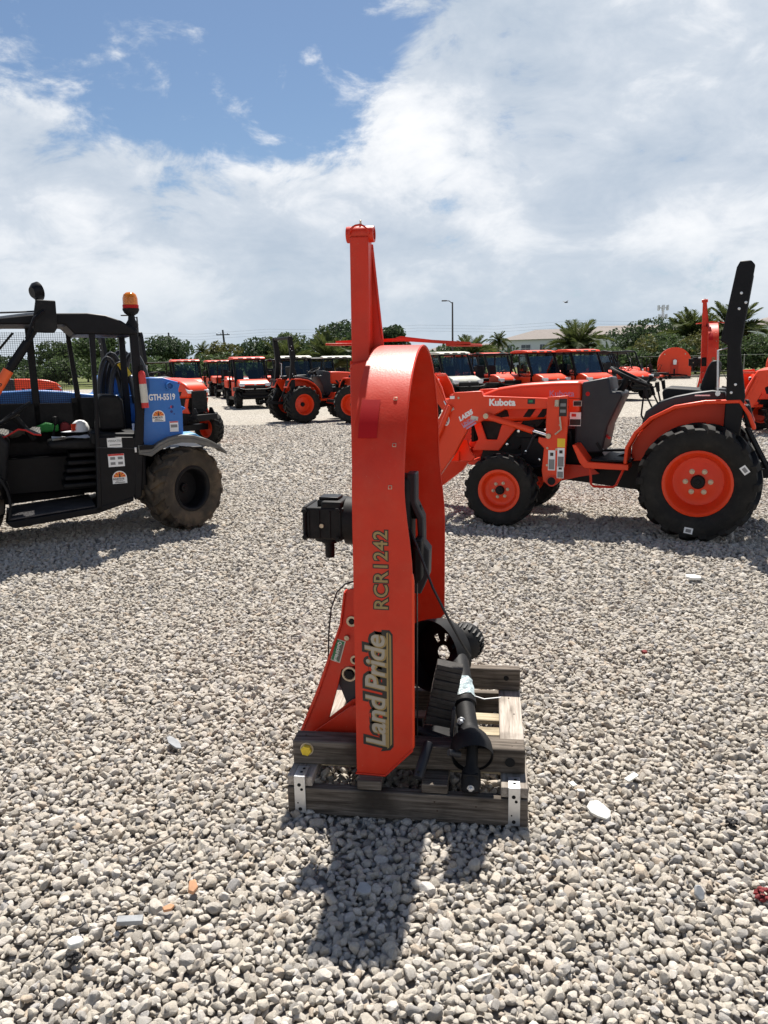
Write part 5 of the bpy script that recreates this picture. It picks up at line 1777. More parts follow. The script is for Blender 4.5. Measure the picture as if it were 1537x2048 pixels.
def in_cab(name, label, cat, p):
    q = thM @ Vector(p)
    return thing(name, label, cat, q, rad(205))


pp = in_cab('paper_sheet', 'crumpled white paper sheets lying on the telehandler seat', 'papers', (0.98, -0.30, 0.985))
mb = MB()
for k in range(3):
    vs = []
    for i in range(5):
        for j in range(3):
            vs.append((0.2 - i * 0.1, -0.1 + j * 0.09 + k * 0.02, 0.006 + k * 0.006 + 0.012 * math.sin(i * 1.7 + j * 2.1 + k)))
    mb.add(vs, [(i * 3 + j, (i + 1) * 3 + j, (i + 1) * 3 + j + 1, i * 3 + j + 1) for i in range(4) for j in range(2)])
mb.build('sheets', WHITE, pp)
gb = in_cab('green_bag', 'small green bag on the ledge inside the telehandler cab', 'bag', (1.19, -0.74, 1.03))
MB().prism([(-0.1, 0), (0.1, 0), (0.12, 0.06), (0.02, 0.1), (-0.1, 0.075)], -0.05, 0.05).build('bag_body', mat('green_cloth', (0.015, 0.20, 0.03), 0.7, bump=0.3, bscale=30), gb, bev=0.02)
rb_ = in_cab('red_pouch', 'dark red pouch beside the green bag in the cab', 'pouch', (1.03, -0.74, 1.03))
MB().prism([(-0.05, 0), (0.05, 0), (0.045, 0.08), (0, 0.1), (-0.05, 0.07)], -0.04, 0.04).build('pouch_body', mat('dark_red_cloth', (0.16, 0.012, 0.015), 0.8), rb_, bev=0.02)
cp = in_cab('white_cap', 'white and orange cap tossed on the ledge behind the telehandler seat', 'cap', (0.90, -0.5, 1.035))
mb = MB()
mb.lathe([(0.085, 0), (0.086, 0.04), (0.07, 0.085), (0.04, 0.11), (0, 0.118)], (0, 0, 0), 'z', 18)
mb.build('cap_crown', WHITE, cp)
MB().prism(ellipse(0.11, 0, 0.075, 0.075, 16), 0.0, 0.008, 'xy').build('brim', WHITE, cp)
MB().box((0.06, 0.065, 0.05), (0.06, 0.02, 0.07), (0, 0, 0.7)).build('front_patch', ORANGE2, cp)
jk = in_cab('folded_vest', 'folded white vest with red trim lying on the telehandler dash', 'vest', (1.44, -0.42, 1.04))
mb = MB()
vs = []
for i in range(7):
    for j in range(5):
        vs.append((0.22 - i * 0.065, -0.14 + j * 0.07, 0.02 + 0.035 * math.sin(i * 1.3 + j * 0.9) + 0.02 * math.sin(j * 2.3)))
mb.add(vs, [(i * 5 + j, (i + 1) * 5 + j, (i + 1) * 5 + j + 1, i * 5 + j + 1) for i in range(6) for j in range(4)])
mb.build('cloth', FENDER, jk, smooth=70)
MB().tube([(v[0], v[1], v[2] + 0.004) for v in vs[4::5]], 0.008, 5).build('red_trim', REDP, jk)


# ================================================================== shipping pallet under the cutter (u along its front, v away, w up)
PA, PYAW = (-0.383, 2.623, 0.0), rad(-8.18)
pal = thing('shipping_pallet', 'weathered timber pallet with bolted beams and steel corner straps', 'pallet', PA, PYAW)
LP = 0.885


def timber(name, a, b, mt, bev=0.004, wob=True):
    c = [(a[i] + b[i]) / 2 for i in range(3)]
    d = [abs(b[i] - a[i]) for i in range(3)]
    r = (random.uniform(-.004, .004), random.uniform(-.004, .004), random.uniform(-.006, .006)) if wob else (0, 0, 0)
    return MB().box((0, 0, 0), d).build(name, mt, pal, bev=bev, segs=2, loc=c, rot=r)


timber('bottom_board', (0, 0, 0.0), (LP, 0.038, 0.106), WOODX)
timber('bottom_board', (0, 0.44, 0.0), (LP, 0.478, 0.104), WOODX)
timber('bottom_board', (0, 0.90, 0.0), (LP, 0.938, 0.106), WOODX)
for u0, u1, z1 in ((0.002, 0.098, 0.148), (0.265, 0.355, 0.146), (0.505, 0.60, 0.144), (0.787, 0.884, 0.148)):
    timber('runner', (u0, 0.006, 0.109), (u1, 0.935, z1), WOODY if u0 > 0.7 else WOODX if u0 > .2 else WOODY)
nb_ = timber('beam', (0.002, 0.095, 0.151), (LP - 0.008, 0.185, 0.245), WOODX, 0.006)
fb_ = timber('beam', (0.0, 0.835, 0.151), (LP - 0.002, 0.885, 0.255), WOODX, 0.006)
for v0 in (0.235, 0.36, 0.52, 0.66):
    timber('slat', (0.03, v0, 0.066), (LP - 0.03, v0 + 0.075, 0.086), WOODL)
NAIL = mat('rusty_nail', (0.05, 0.028, 0.018), 0.8, vary=0.3, vscale=80)
for (u_, v_, w_, face) in ((0.05, 0.0, 0.075, 'y'), (0.315, 0.0, 0.085, 'y'), (0.322, 0.0, 0.05, 'y'), (0.55, 0.0, 0.08, 'y'), (0.56, 0.0, 0.045, 'y'), (0.70, 0.0, 0.07, 'y'),
                           (0.045, 0.14, 0.2455, 'z'), (0.83, 0.125, 0.2455, 'z'), (0.845, 0.16, 0.2455, 'z'), (0.82, 0.35, 0.1485, 'z'), (0.85, 0.60, 0.1485, 'z'), (0.83, 0.76, 0.1485, 'z'), (0.84, 0.86, 0.2555, 'z')):
    nl = share(('nail',), lambda: MB().lathe([(0.0035, 0), (0.0035, 0.0012), (0, 0.0016)], (0, 0, 0), 'z', 8), 'nail', NAIL, pal)
    nl.location = (u_, v_, w_)
    nl.rotation_euler = (rad(90), 0, 0) if face == 'y' else (0, 0, 0)
HOLE = mat('dark_hole', (0.004, 0.004, 0.004), 0.95)
for (c, y, z, r) in ((0.822, 0.0944, 0.198, 0.018), (0.82, 0.8344, 0.212, 0.012)):
    MB().lathe([(r, 0), (r, -0.001), (0, -0.001)], (c, y, z), 'y', 16).build('bolt_hole', HOLE, pal)
for u0 in (0.028, 0.815):
    st_ = part_empty('corner_strap', pal)
    mb = MB()
    mb.span((u0, -0.003, 0.004), (u0 + 0.042, -0.0005, 0.152))
    mb.span((u0, -0.003, 0.1495), (u0 + 0.042, 0.075, 0.1525))
    mb.build('strap_plate', STEEL, st_, bev=0.001)
    for (a, z, r) in ((0.019, 0.118, 0.0072), (0.028, 0.100, 0.0055), (0.012, 0.045, 0.003), (0.02, 0.02, 0.0072)):
        MB().lathe([(r, 0), (r, -0.0012), (0, -0.0012)], (u0 + a, -0.003, z), 'y', 10).build('strap_hole', HOLE, st_)
    for (a, v) in ((0.022, 0.03), (0.026, 0.055)):
        MB().lathe([(0.006, 0), (0.006, 0.001), (0, 0.001)], (u0 + a, v, 0.1525), 'z', 10).build('strap_hole', HOLE, st_)
yb = part_empty('yellow_bolt', pal, (0.058, 0.094, 0.213), (rad(90), 0.2, 0))
MB().lathe([(0.0, 0), (0.026, 0), (0.026, 0.004), (0, 0.004)], (0, 0, 0), 'z', 20).build('washer', BRASSZ, yb)
MB().lathe([(0.022, 0.0042), (0.022, 0.018), (0.019, 0.021), (0, 0.021)], (0, 0, 0), 'z', 6).build('bolt_head', ZINC, yb, smooth=20)

# ================================================================== the rotary cutter (x across its deck, y along the deck width, z up)
CO, CYAW = (-0.123, 2.636, 0.0), rad(-10.7)
rc = thing('rotary_cutter', 'tall red orange rotary cutter standing on its nose on the timber pallet', 'rotary cutter', CO, CYAW, 'rotary cutters stood on end', tilt=(0, rad(0.6)))
R0, CZ, HW = 0.54, 1.18, 0.54
TH = 0.006


def xr(z, arc=False):
    """width of the skirt band at height z"""
    if z < 0.90:
        return 0.209
    if z < 1.25:
        t = (z - 0.90) / 0.35
        return 0.209 - 0.029 * (t * t * (3 - 2 * t))
    return 0.180


path = [(0.0, z) for z in (0.15, 0.262, 0.55, 0.80, 0.90, 0.97, 1.04, 1.11, 1.18)]
NA = 36
path += [(HW - R0 * math.cos(a), CZ + R0 * math.sin(a)) for a in [math.pi * i / NA for i in range(1, NA)]]
path += [(2 * HW, z) for z in (1.18, 1.11, 1.04, 0.97, 0.90, 0.80, 0.60, 0.42, 0.30)]
mb = MB()
vs, fs = [], []
for i, (y, z) in enumerate(path):
    inner = Vector((HW - y, max(0.0, CZ - z) * 0 + (CZ - z if z > CZ else 0)))
    inner = inner.normalized() if inner.length > 1e-6 else Vector((0, -1))
    w_ = xr(z) if (z > 0.2 and i < len(path) - 1) else 0.107
    yi, zi = y + inner.x * TH, z + inner.y * TH
    vs += [(0, y, z), (w_, y, z), (w_, yi, zi), (0, yi, zi)]
for i in range(len(path) - 1):
    o_, q_ = i * 4, i * 4 + 4
    for j in range(4):
        fs.append((o_ + j, q_ + j, q_ + (j + 1) % 4, o_ + (j + 1) % 4))
fs += [(0, 1, 2, 3), tuple((len(path) - 1) * 4 + k for k in (3, 2, 1, 0))]
mb.add(vs, fs)
mb.build('skirt_band', ORANGE, rc, smooth=30)
# lips: bent edges along the foot of the near skirt and the rim
mb = MB()
mb.sweep([((-0.004, -0.006, 0.146), (0, 0.012, 0), (0, 0, 0.007)), ((0.109, -0.006, 0.146), (0, 0.012, 0), (0, 0, 0.007)), ((0.213, -0.006, 0.257), (0, 0.012, 0), (-0.004, 0, 0.007))], None)
mb.build('bottom_lip', ORANGE, rc, bev=0.002)
rim_pts = [(xr(z) if z > .2 else .107, y, z) for y, z in path[1:-1]]
MB().tube([(x, y + (TH / 2 if y < HW else -TH / 2) * (1 if z <= CZ else abs(y - HW) / HW), z - (TH / 2 if z > CZ else 0)) for x, y, z in rim_pts], 0.0045, 6).build('rim_bead', ORANGE, rc)
MB().prism([(0.206, 0.26), (0.2175, 0.27), (0.2175, 0.90), (0.214, 0.925), (0.206, 0.93)], -0.001, 0.012).build('skid_edge', ORANGE2, rc, bev=0.003)
MB().span((0.221, 0.03, 0.29), (0.224, 0.05, 0.88)).build('skid_strip', BLACK, rc)
# deck plate
dpl = [(0.0065, 0.16)] + [(y, z) for y, z in path[1:-1]] + [(2 * HW - 0.0065, 0.31)]
dk = [(min(max(y, 0.0065), 2 * HW - 0.0065), z - (0.0065 if z > CZ else 0)) for y, z in dpl]
MB().prism(dk, 0.001, 0.007, 'yz').build('deck_plate', ORANGE, rc, smooth=0)
# red reflector patch following the band
mb = MB()
vs, fs = [], []
N_ = 6
for i in range(N_ + 1):
    a = rad(23.5) + (rad(39.5) - rad(23.5)) * i / N_
    for rr in (R0 + 0.0012, R0 + 0.0022):
        y, z = HW - rr * math.cos(a), CZ + rr * math.sin(a)
        vs += [(0.016, y, z), (0.082, y, z)]
for i in range(N_):
    o_, q_ = i * 4, i * 4 + 4
    fs += [(o_ + 2, q_ + 2, q_ + 3, o_ + 3), (o_, o_ + 2, q_ + 2, q_)[::-1], (o_ + 1, q_ + 1, q_ + 3, o_ + 3)]
fs += [(0, 1, 3, 2), tuple(N_ * 4 + k for k in (0, 2, 3, 1))]
mb.add(vs, fs)
mb.build('reflector', REDDECAL, rc, smooth=60)
for (x, a) in ((0.135, 40), (0.145, 21), (0.135, 5.5)):
    a = rad(a)
    c = (x, HW - (R0 + 0.0005) * math.cos(a), CZ + (R0 + 0.0005) * math.sin(a))
    sq = part_empty('square_hole', rc, c, (-(math.pi / 2 - 0) + a * 0 + math.pi / 2 - a, 0, 0))
    MB().box((0, 0, 0), (0.0135, 0.003, 0.0135)).build('hole_rim', BRASSZ, sq, bev=0.001)
    MB().box((0, -0.001, 0), (0.0095, 0.0022, 0.0095)).build('hole_core', ORANGE, sq)
# beam on the deck, tongue, gusset, tail tube
MB().prism([(-0.098, 0.30), (-0.098, 1.632), (-0.092, 1.648), (-0.024, 1.662), (0.0, 1.64), (0.0, 0.30)], 0.43, 0.60).build('deck_beam', ORANGE, rc, bev=0.005)
MB().prism([(-0.099, 1.50), (-0.099, 2.13), (-0.026, 2.13), (-0.024, 1.50)], 0.47, 0.545).build('tongue', ORANGE, rc, bev=0.005)
MB().prism([(-0.022, 2.11), (0.016, 1.745), (0.02, 1.60), (-0.03, 1.60), (-0.03, 2.11)], 0.545, 0.553).build('gusset', ORANGE, rc, bev=0.001)
tt = part_empty('tail_tube', rc, (-0.0625, 0.508, 2.142))
MB().lathe([(0.021, -0.054), (0.030, -0.054), (0.031, -0.050), (0.031, 0.050), (0.030, 0.054), (0.021, 0.054), (0.021, -0.05)], (0, 0, 0), 'x', 24).build('tube', ORANGE, tt)
mb = MB()
mb.lathe([(0.0055, 0.028), (0.0055, 0.04), (0.0035, 0.043), (0.0045, 0.052), (0, 0.054)], (0, 0, 0), 'z', 8)
mb.build('grease_fitting', BRASSZ, tt)
mb = MB()
mb.tube([(0.038 * math.cos(a), -0.006 - 0.036 * 0, 0.006 + 0.034 * math.sin(a)) for a in [math.pi * i / 10 for i in range(11)]], 0.004, 6)
wd = mb.build('weld_bead', ORANGE, tt, loc=(0, -0.03, -0.01))
mb = MB()
mb.prism([(-0.20, 1.729), (-0.20, 1.742), (-0.03, 1.747), (0.085, 1.750), (0.36, 1.730), (0.36, 1.717), (0.085, 1.737), (-0.03, 1.735)], 0.62, 0.628)
mb.prism([(0.05, 1.752), (0.075, 1.758), (0.12, 1.752), (0.2, 1.742), (0.2, 1.735), (0.1, 1.742)], 0.629, 0.637)
mb.build('tail_bar', ORANGE, rc)
MB().prism([(-0.205, 0.47), (-0.10, 0.52), (-0.10, 0.60), (-0.19, 0.66), (-0.212, 0.60)], 1.722, 1.730, 'xy').build('tail_bracket', ORANGE, rc, bev=0.002)
MB().prism([(0.26, 0.62), (0.36, 0.62), (0.395, 0.70), (0.395, 0.83), (0.34, 0.88), (0.27, 0.84)], 1.716, 1.724, 'xy').build('tail_bracket', ORANGE, rc, bev=0.002)
MB().prism([(-0.055, 1.345), (-0.005, 1.345), (-0.005, 1.06), (-0.03, 1.11), (-0.038, 1.26)], 0.28, 0.288).build('deck_tab', ORANGE, rc)
for (x0, y0, z0, x1, y1, z1) in ((-0.098, 0.43, 1.628, -0.028, 0.47, 1.655), (-0.101, 0.468, 1.66, -0.101, 0.468, 1.50), (-0.024, 0.468, 1.664, -0.098, 0.468, 1.650), (0.0, 0.428, 0.32, 0.0, 0.428, 1.62), (-0.026, 0.543, 2.09, 0.012, 0.543, 1.745)):
    n_ = 14
    MB().tube([(x0 + (x1 - x0) * i / n_, y0 + (y1 - y0) * i / n_, z0 + (z1 - z0) * i / n_) for i in range(n_ + 1)], [0.0035 + 0.0012 * (i % 2) for i in range(n_ + 1)], 6).build('weld_bead', ORANGE, rc)
# gearbox
gb_ = part_empty('gearbox', rc, (-0.225, 0.54, 0.998))
mb = MB()
mb.box((0.002, 0, 0), (0.165, 0.17, 0.135))
mb.box((-0.083, 0, 0.0), (0.018, 0.185, 0.145))
mb.box((0.03, -0.0, 0.05), (0.09, 0.16, 0.085))
mb.build('gear_case', BLACKP, gb_, bev=0.016, segs=3, smooth=50)
MB().lathe([(0.10, 0.08), (0.10, 0.13), (0.14, 0.14), (0.14, 0.235), (0, 0.235)], (0, 0, 0), 'x', 24).build('mount_flange', BLACKP, gb_)
MB().box((0.01, 0, 0.080), (0.095, 0.10, 0.026)).box((0.01, 0, 0.099), (0.085, 0.085, 0.012)).build('top_cap', BLACK, gb_, bev=0.004)
MB().lathe([(0.062, -0.072), (0.062, -0.085), (0.035, -0.09), (0.03, -0.1), (0, -0.1)], (0, 0, 0), 'z', 18).build('seal_plate', BLACK, gb_)
MB().lathe([(0.0205, -0.10), (0.0205, -0.155), (0.018, -0.163), (0, -0.163)], (0, 0, 0), 'z', 16).build('input_shaft', BLACKP, gb_)
mb = MB()
for (a, b) in ((-.08, -.055), (-.08, .055), (.06, -.06), (.06, .06)):
    mb.lathe([(0.011, -0.096), (0.011, -0.105), (0, -0.106)], (0, 0, 0), 'y', 6)
    mb.v[-18:] = [(x + a, y, z + b) for x, y, z in mb.v[-18:]]
mb.build('case_bolts', BLACK, gb_)
mb = MB()
for k in range(4):
    mb.span((-0.07 + k * 0.045, -0.089, -0.06), (-0.062 + k * 0.045, -0.083, 0.055))
mb.build('casting_ribs', BLACKP, gb_, bev=0.002)
MB().tube([(-0.01, -0.085, -0.008), (-0.01, -0.092, -0.008)], 0.009, 10).build('level_plug', BRASSZ, gb_)
# hitch frame at the foot, left of the deck
hf = part_empty('hitch_frame', rc)
outer = [(-0.058, 0.80), (-0.082, 0.792), (-0.10, 0.66), (-0.20, 0.375), (-0.272, 0.20), (-0.262, 0.175), (-0.005, 0.185), (-0.005, 0.36), (-0.06, 0.345), (-0.155, 0.262), (-0.118, 0.395), (-0.10, 0.47), (-0.012, 0.50), (-0.005, 0.80)]
MB().prism(outer, 0.20, 0.210).build('side_plate', ORANGE, hf, bev=0.002)
MB().prism([(-0.084, 0.79), (-0.102, 0.66), (-0.204, 0.375), (-0.276, 0.20), (-0.268, 0.19), (-0.196, 0.36), (-0.094, 0.655), (-0.076, 0.79)], 0.19, 0.235).build('edge_flange', ORANGE, hf, bev=0.002)
MB().prism([(-0.265, 0.175), (-0.005, 0.178), (-0.005, 0.36), (-0.06, 0.335)], 0.155, 0.163).build('foot_gusset', ORANGE, hf, bev=0.002)
MB().prism([(-0.058, 0.80), (-0.082, 0.792), (-0.12, 0.60), (-0.14, 0.50), (-0.005, 0.50), (-0.005, 0.80)], 0.86, 0.87).build('far_side_plate', ORANGE, hf, bev=0.002)
MB().prism([(-0.10, 0.52), (-0.012, 0.52), (-0.012, 0.30), (-0.075, 0.275), (-0.12, 0.40)], 0.225, 0.245).build('inner_bracket', mat('dark_cast', (0.03, 0.027, 0.033), 0.6, vary=0.3), hf, bev=0.004)


def bolt(parent, x, y, z, r, hexr=None, mt=BRASSZ):
    b = part_empty('bolt', parent, (x, y, z), (rad(90), 0, 0))
    MB().lathe([(r, 0), (r, 0.004), (r * 0.6, 0.005), (0, 0.005)], (0, 0, 0), 'z', 20).build('washer', mt, b)
    MB().lathe([(r * 0.66, 0.005), (r * 0.66, 0.013), (r * 0.5, 0.016), (0, 0.016)], (0, 0, 0), 'z', 6).build('bolt_head', BLACK if mt is BRASSZ else mt, b, smooth=20)


for (x, z, r) in ((-0.055, 0.672, 0.021), (-0.045, 0.515, 0.018)):
    MB().lathe([(r * 0.55, 0.0), (r * 0.6, -0.006), (r, -0.006), (r, 0)], (x, 0.2, z), 'y', 20).build('bushing', BRASSZ, hf)
    MB().lathe([(0, -0.009), (r * 0.5, -0.009), (r * 0.52, 0)], (x, 0.2, z), 'y', 6).build('pin', BLACK, hf)
MB().lathe([(0.021, 0.0), (0.023, -0.007), (0.030, -0.007), (0.031, 0)], (-0.068, 0.2, 0.455), 'y', 24).build('bushing', BRASSZ, hf)
MB().lathe([(0, -0.012), (0.018, -0.012), (0.018, 0)], (-0.068, 0.2, 0.455), 'y', 6).build('pin', BLACK, hf)
MB().lathe([(0.010, 0), (0.010, -0.012), (0, -0.013)], (-0.075, 0.2, 0.605), 'y', 8).build('stud', BRASSZ, hf)
sk = MB()
ca, sa = math.cos(rad(72)), math.sin(rad(72))
def rotp(x, z, cx0, cz0, a):
    return (cx0 + x * math.cos(a) - z * math.sin(a), cz0 + x * math.sin(a) + z * math.cos(a))
A_ = rad(-15.5)
q0 = [rotp(x, z, -0.113, 0.548, A_) for x, z in ((-0.020, -0.047), (0.020, -0.047), (0.020, 0.047), (-0.020, 0.047))]
lb_ = MB().prism(q0, 0.1995, 0.1985).build('quick_hitch_label', CREAM, hf, smooth=0)
q1 = [rotp(x, z, -0.113, 0.548, A_) for x, z in ((-0.016, -0.043), (0.016, -0.043), (0.016, 0.043), (-0.016, 0.043))]
MB().prism(q1, 0.1984, 0.1977).build('label_print', GREENP, lb_, smooth=0)
q2 = [rotp(x, z, -0.113, 0.548, A_) for x, z in ((0.006, -0.038), (0.0155, -0.038), (0.0155, 0.03), (0.006, 0.03))]
MB().prism(q2, 0.1977, 0.1973).build('label_stripe', FENDER, lb_, smooth=0)
text('lettering', 'QuickHitch', 0.0185, WHITE, lb_, (-0.1085, 0.1974, 0.588), (math.sin(A_), 0, -math.cos(A_)), (math.cos(A_), 0, math.sin(A_)), offset=0.0004)
# blade carrier and blade seen on the cutting side
bl = part_empty('blade_set', rc)
MB().prism([(0.01, 1.20), (0.14, 1.20), (0.14, 0.72), (0.01, 0.72)], 0.44, 0.60).build('stump_pan', BLACKP, bl, bev=0.02)
bq = [(0.12, 1.215), (0.160, 1.215), (0.160, 1.10), (0.19, 1.035), (0.192, 0.97), (0.192, 0.93), (0.215, 0.90), (0.212, 0.79), (0.18, 0.715), (0.145, 0.715), (0.145, 0.93), (0.168, 0.96), (0.163, 1.03), (0.135, 1.09), (0.12, 1.12)]
MB().prism(bq, 0.45, 0.54).build('blade', GRAYP, bl, bev=0.006)
MB().prism([(0.165, 0.96), (0.195, 0.96), (0.195, 0.80), (0.165, 0.78)], 0.36, 0.44).build('blade_tip', BLACKP, bl, bev=0.006)
MB().lathe([(0.03, 0.10), (0.03, 0.175), (0.018, 0.18), (0, 0.18)], (0, 0.50, 1.05), 'x', 12).build('blade_bolt', BLACK, bl)
# chain guard pad, frame angle and pin low on the cutting side
RUBPAD = mat('ribbed_rubber', (0.035, 0.032, 0.030), 0.85, vary=0.35, vscale=30, bump=0.4, bscale=60)
MB().span((0.0, 0.24, 0.16), (0.215, 0.262, 0.26)).build('front_skirt', BLACK, rc, bev=0.004)
cgr = part_empty('rubber_guard', rc, (0.302, 0.20, 0.395), (rad(8), rad(11), rad(4)))
for k in range(13):
    MB().box((0.0, 0.0, -0.12 + k * 0.0205), (0.10, 0.05 + 0.008 * (k % 2), 0.019), (random.uniform(-.05, .05), 0, random.uniform(-.03, .03))).build('rubber_flap', RUBPAD, cgr, bev=0.003)
MB().span((0.21, 0.17, 0.10), (0.345, 0.30, 0.215)).build('guard_block', BLACK, rc, bev=0.006)
mb = MB()
mb.prism([(0.205, 0.262), (0.335, 0.222), (0.345, 0.232), (0.352, 0.365), (0.340, 0.365), (0.333, 0.240), (0.205, 0.276)], 0.135, 0.165)
mb.build('frame_angle', GRAYP, rc, bev=0.002)
bolt(rc, 0.375, 0.15, 0.315, 0.016, mt=STEEL)
mb = MB()
mb.tube([(0.262, 0.06, 0.262), (0.236, -0.045, 0.176)], 0.0185, 16)
pn = mb.build('hitch_pin', GRAYP, rc, bev=0.002)
MB().lathe([(0.0055, 0), (0.0055, -0.001), (0, -0.001)], (0.238, -0.052, 0.205), 'y', 10).build('pin_hole', HOLE, pn)
# lettering on the near skirt, reading upwards
ys = -0.0006
LETTER = mat('pale_letter_print', (0.36, 0.32, 0.26), 0.42, spec=0.3)
text('lettering', 'RCR1242', 0.071, INK, rc, (0.1235, ys, 0.79), (0, 0, 1), (-1, 0, 0), offset=0.0046, space=1.06, ext=0.0003)
text('lettering', 'RCR1242', 0.071, GOLD, rc, (0.1235, ys - 0.0008, 0.79), (0, 0, 1), (-1, 0, 0), offset=0.0008, space=1.06, ext=0.0003)
xb = 0.112
text('lettering', 'Land Pride', 0.103, INK, rc, (xb, ys, 0.262), (0, 0, 1), (-1, 0, 0), offset=0.0150, shear=0.18, space=0.97, ext=0.0003)
text('lettering', 'Land Pride', 0.103, GOLD, rc, (xb, ys - 0.0008, 0.262), (0, 0, 1), (-1, 0, 0), offset=0.0048, shear=0.18, space=0.97, ext=0.0003)
text('lettering', 'Land Pride', 0.103, LETTER, rc, (xb - 0.003, ys - 0.0016, 0.264), (0, 0, 1), (-1, 0, 0), offset=0.0016, shear=0.18, space=0.97, ext=0.0003)
mb = MB()
mb.prism([(0.092, 0.245), (0.128, 0.252), (0.140, 0.268), (0.140, 0.700), (0.128, 0.716), (0.10, 0.716), (0.10, 0.26)], -0.0002, -0.0012)
mb.build('badge_backing', INK, rc, smooth=0)  # black printed ground behind the letters and stripes
mb = MB()
mb.prism([(0.117, 0.258), (0.124, 0.264), (0.124, 0.708), (0.117, 0.705)], -0.0013, -0.0019)
mb.prism([(0.1275, 0.268), (0.1345, 0.278), (0.1345, 0.695), (0.1275, 0.706)], -0.0013, -0.0019)
mb.build('badge_stripes', GOLD, rc, smooth=0)
# cables
MB().tube([(-0.055, 0.26, 0.815), (-0.09, 0.25, 0.805), (-0.125, 0.25, 0.77), (-0.15, 0.25, 0.70), (-0.162, 0.25, 0.60), (-0.168, 0.25, 0.47), (-0.165, 0.26, 0.40)], 0.0035, 6).build('left_cable', HOSE, rc)
MB().tube([(0.14, 0.42, 0.99), (0.20, 0.22, 0.965), (0.265, 0.16, 0.83), (0.325, 0.16, 0.71), (0.375, 0.17, 0.615), (0.40, 0.22, 0.55)], 0.0055, 6).build('right_cable', HOSE, rc)

# ================================================================== driveline lying against the cutter
dr = thing('drive_shaft', 'black drive shaft with bell guards leaning on the right side of the pallet', 'drive shaft', PA, PYAW)


def along(a, b):
    a, b = Vector(a), Vector(b)
    return (b - a).to_track_quat('Z', 'Y').to_matrix()


p0, p1 = Vector((0.684, 0.075, 0.235)), Vector((0.612, 0.52, 0.425))
Md = along(p0, p1)
Ld = (p1 - p0).length
SH = mat('shaft_plastic', (0.011, 0.011, 0.012), 0.6, spec=0.18, vary=0.2, dirt=(0.035, 0.034, 0.033), dscale=8, damt=0.3, bump=0.08, bscale=150)
MB().lathe([(0.074, -0.02), (0.078, 0.0), (0.0765, 0.035), (0.068, 0.062), (0.048, 0.085), (0.040, 0.10), (0.040, 0.118), (0.036, 0.12)], tuple(p0), 'z', 32, M=Md).lathe([(0.034, 0.118), (0.046, 0.085), (0.065, 0.06), (0.0735, 0.034), (0.0745, 0.0), (0.074, -0.02)], tuple(p0), 'z', 32, M=Md).build('bell_guard', SH, dr)
MB().lathe([(0.0, 0.112), (0.038, 0.112), (0.038, 0.27), (0.0, 0.27)], tuple(p0), 'z', 24, M=Md).build('inner_tube', SH, dr)
MB().lathe([(0.038, 0.23), (0.044, 0.235), (0.044, Ld - 0.02), (0.038, Ld)], tuple(p0), 'z', 24, M=Md).lathe([(0.0455, 0.232), (0.047, 0.245), (0.047, 0.255), (0.045, 0.26)], tuple(p0), 'z', 24, M=Md).build('outer_tube', SH, dr)
yk = part_empty('yoke', dr)
mb = MB()
yq = [(-0.032, -0.125), (0.032, -0.125), (0.034, -0.06), (0.026, -0.02), (0.018, 0.03), (-0.018, 0.03), (-0.026, -0.02), (-0.034, -0.06)]
mb.prism(yq, -0.026, 0.026)
mb.v = [tuple(Md @ Vector((x, z, y * -1 * 0 + y)) ) for x, y, z in [(a, b, c) for a, b, c in mb.v]]
yokeM = along((0.684, 0.075, 0.235), (0.680, 0.0, 0.115))
mb = MB()
mb.lathe([(0.020, -0.03), (0.022, 0.04), (0.034, 0.06), (0.036, 0.10), (0.033, 0.12), (0.033, 0.13), (0.02, 0.135), (0, 0.135)], tuple(p0), 'z', 20, M=yokeM)
mb.box(tuple(p0 + yokeM @ Vector((0, 0, 0.085))), (0.055, 0.05, 0.06))
mb.build('yoke_body', BLACKP, yk, bev=0.003)
bp0 = p0 + yokeM @ Vector((0, 0, 0.10)) + Vector((0, -0.036, 0.0))
by = part_empty('bolt', dr, bp0, (rad(90), 0, 0))
MB().lathe([(0.013, 0), (0.013, 0.003), (0, 0.003)], (0, 0, 0), 'z', 14).build('washer', STEEL, by)
MB().lathe([(0.009, 0.003), (0.009, 0.011), (0.006, 0.013), (0, 0.013)], (0, 0, 0), 'z', 6).build('bolt_head', STEEL, by, smooth=20)
MB().tube([(0.600, 0.03, 0.262), (0.640, 0.05, 0.245)], 0.012, 10).build('locking_pin', GRAYP, dr)
# big hooded shield cup with radial slots
cc = Vector((0.546, 0.64, 0.405))
cup = part_empty('shield_cup', dr, cc)
axis = Vector((0.56, 0.80, -0.12)).normalized()          # points away from the viewer, open side towards it
Mc = axis.to_track_quat('Z', 'Y').to_matrix()
mb = MB()
nseg, RC = 48, 0.150
rings = [0.0, 0.032, 0.052, 0.085, 0.115, RC]
for i in range(1, len(rings) - 1):
    for k in range(nseg):
        slot = (k % 6 in (0, 1)) and i == 2 and (k // 6) in (1, 2, 3, 4, 5, 6)
        if slot:
            continue
        a0, a1 = 2 * math.pi * k / nseg, 2 * math.pi * (k + 1) / nseg
        r0, r1 = rings[i], rings[i + 1]
        mb.add([Mc @ Vector((r * math.cos(a), r * math.sin(a), 0.0)) for r, a in ((r0, a0), (r1, a0), (r1, a1), (r0, a1))], [(0, 1, 2, 3)])
mb.build('slotted_disc', BLACK, cup, smooth=0)
MB().lathe([(RC, 0.0), (RC + 0.002, -0.03), (RC + 0.004, -0.06), (RC + 0.004, -0.10), (RC + 0.001, -0.10), (RC - 0.002, -0.06), (RC - 0.003, 0.0)], (0, 0, 0), 'z', 40, M=Mc).build('hood_wall', SH, cup)
fg = part_empty('far_bell', dr, (0.632, 0.70, 0.43))
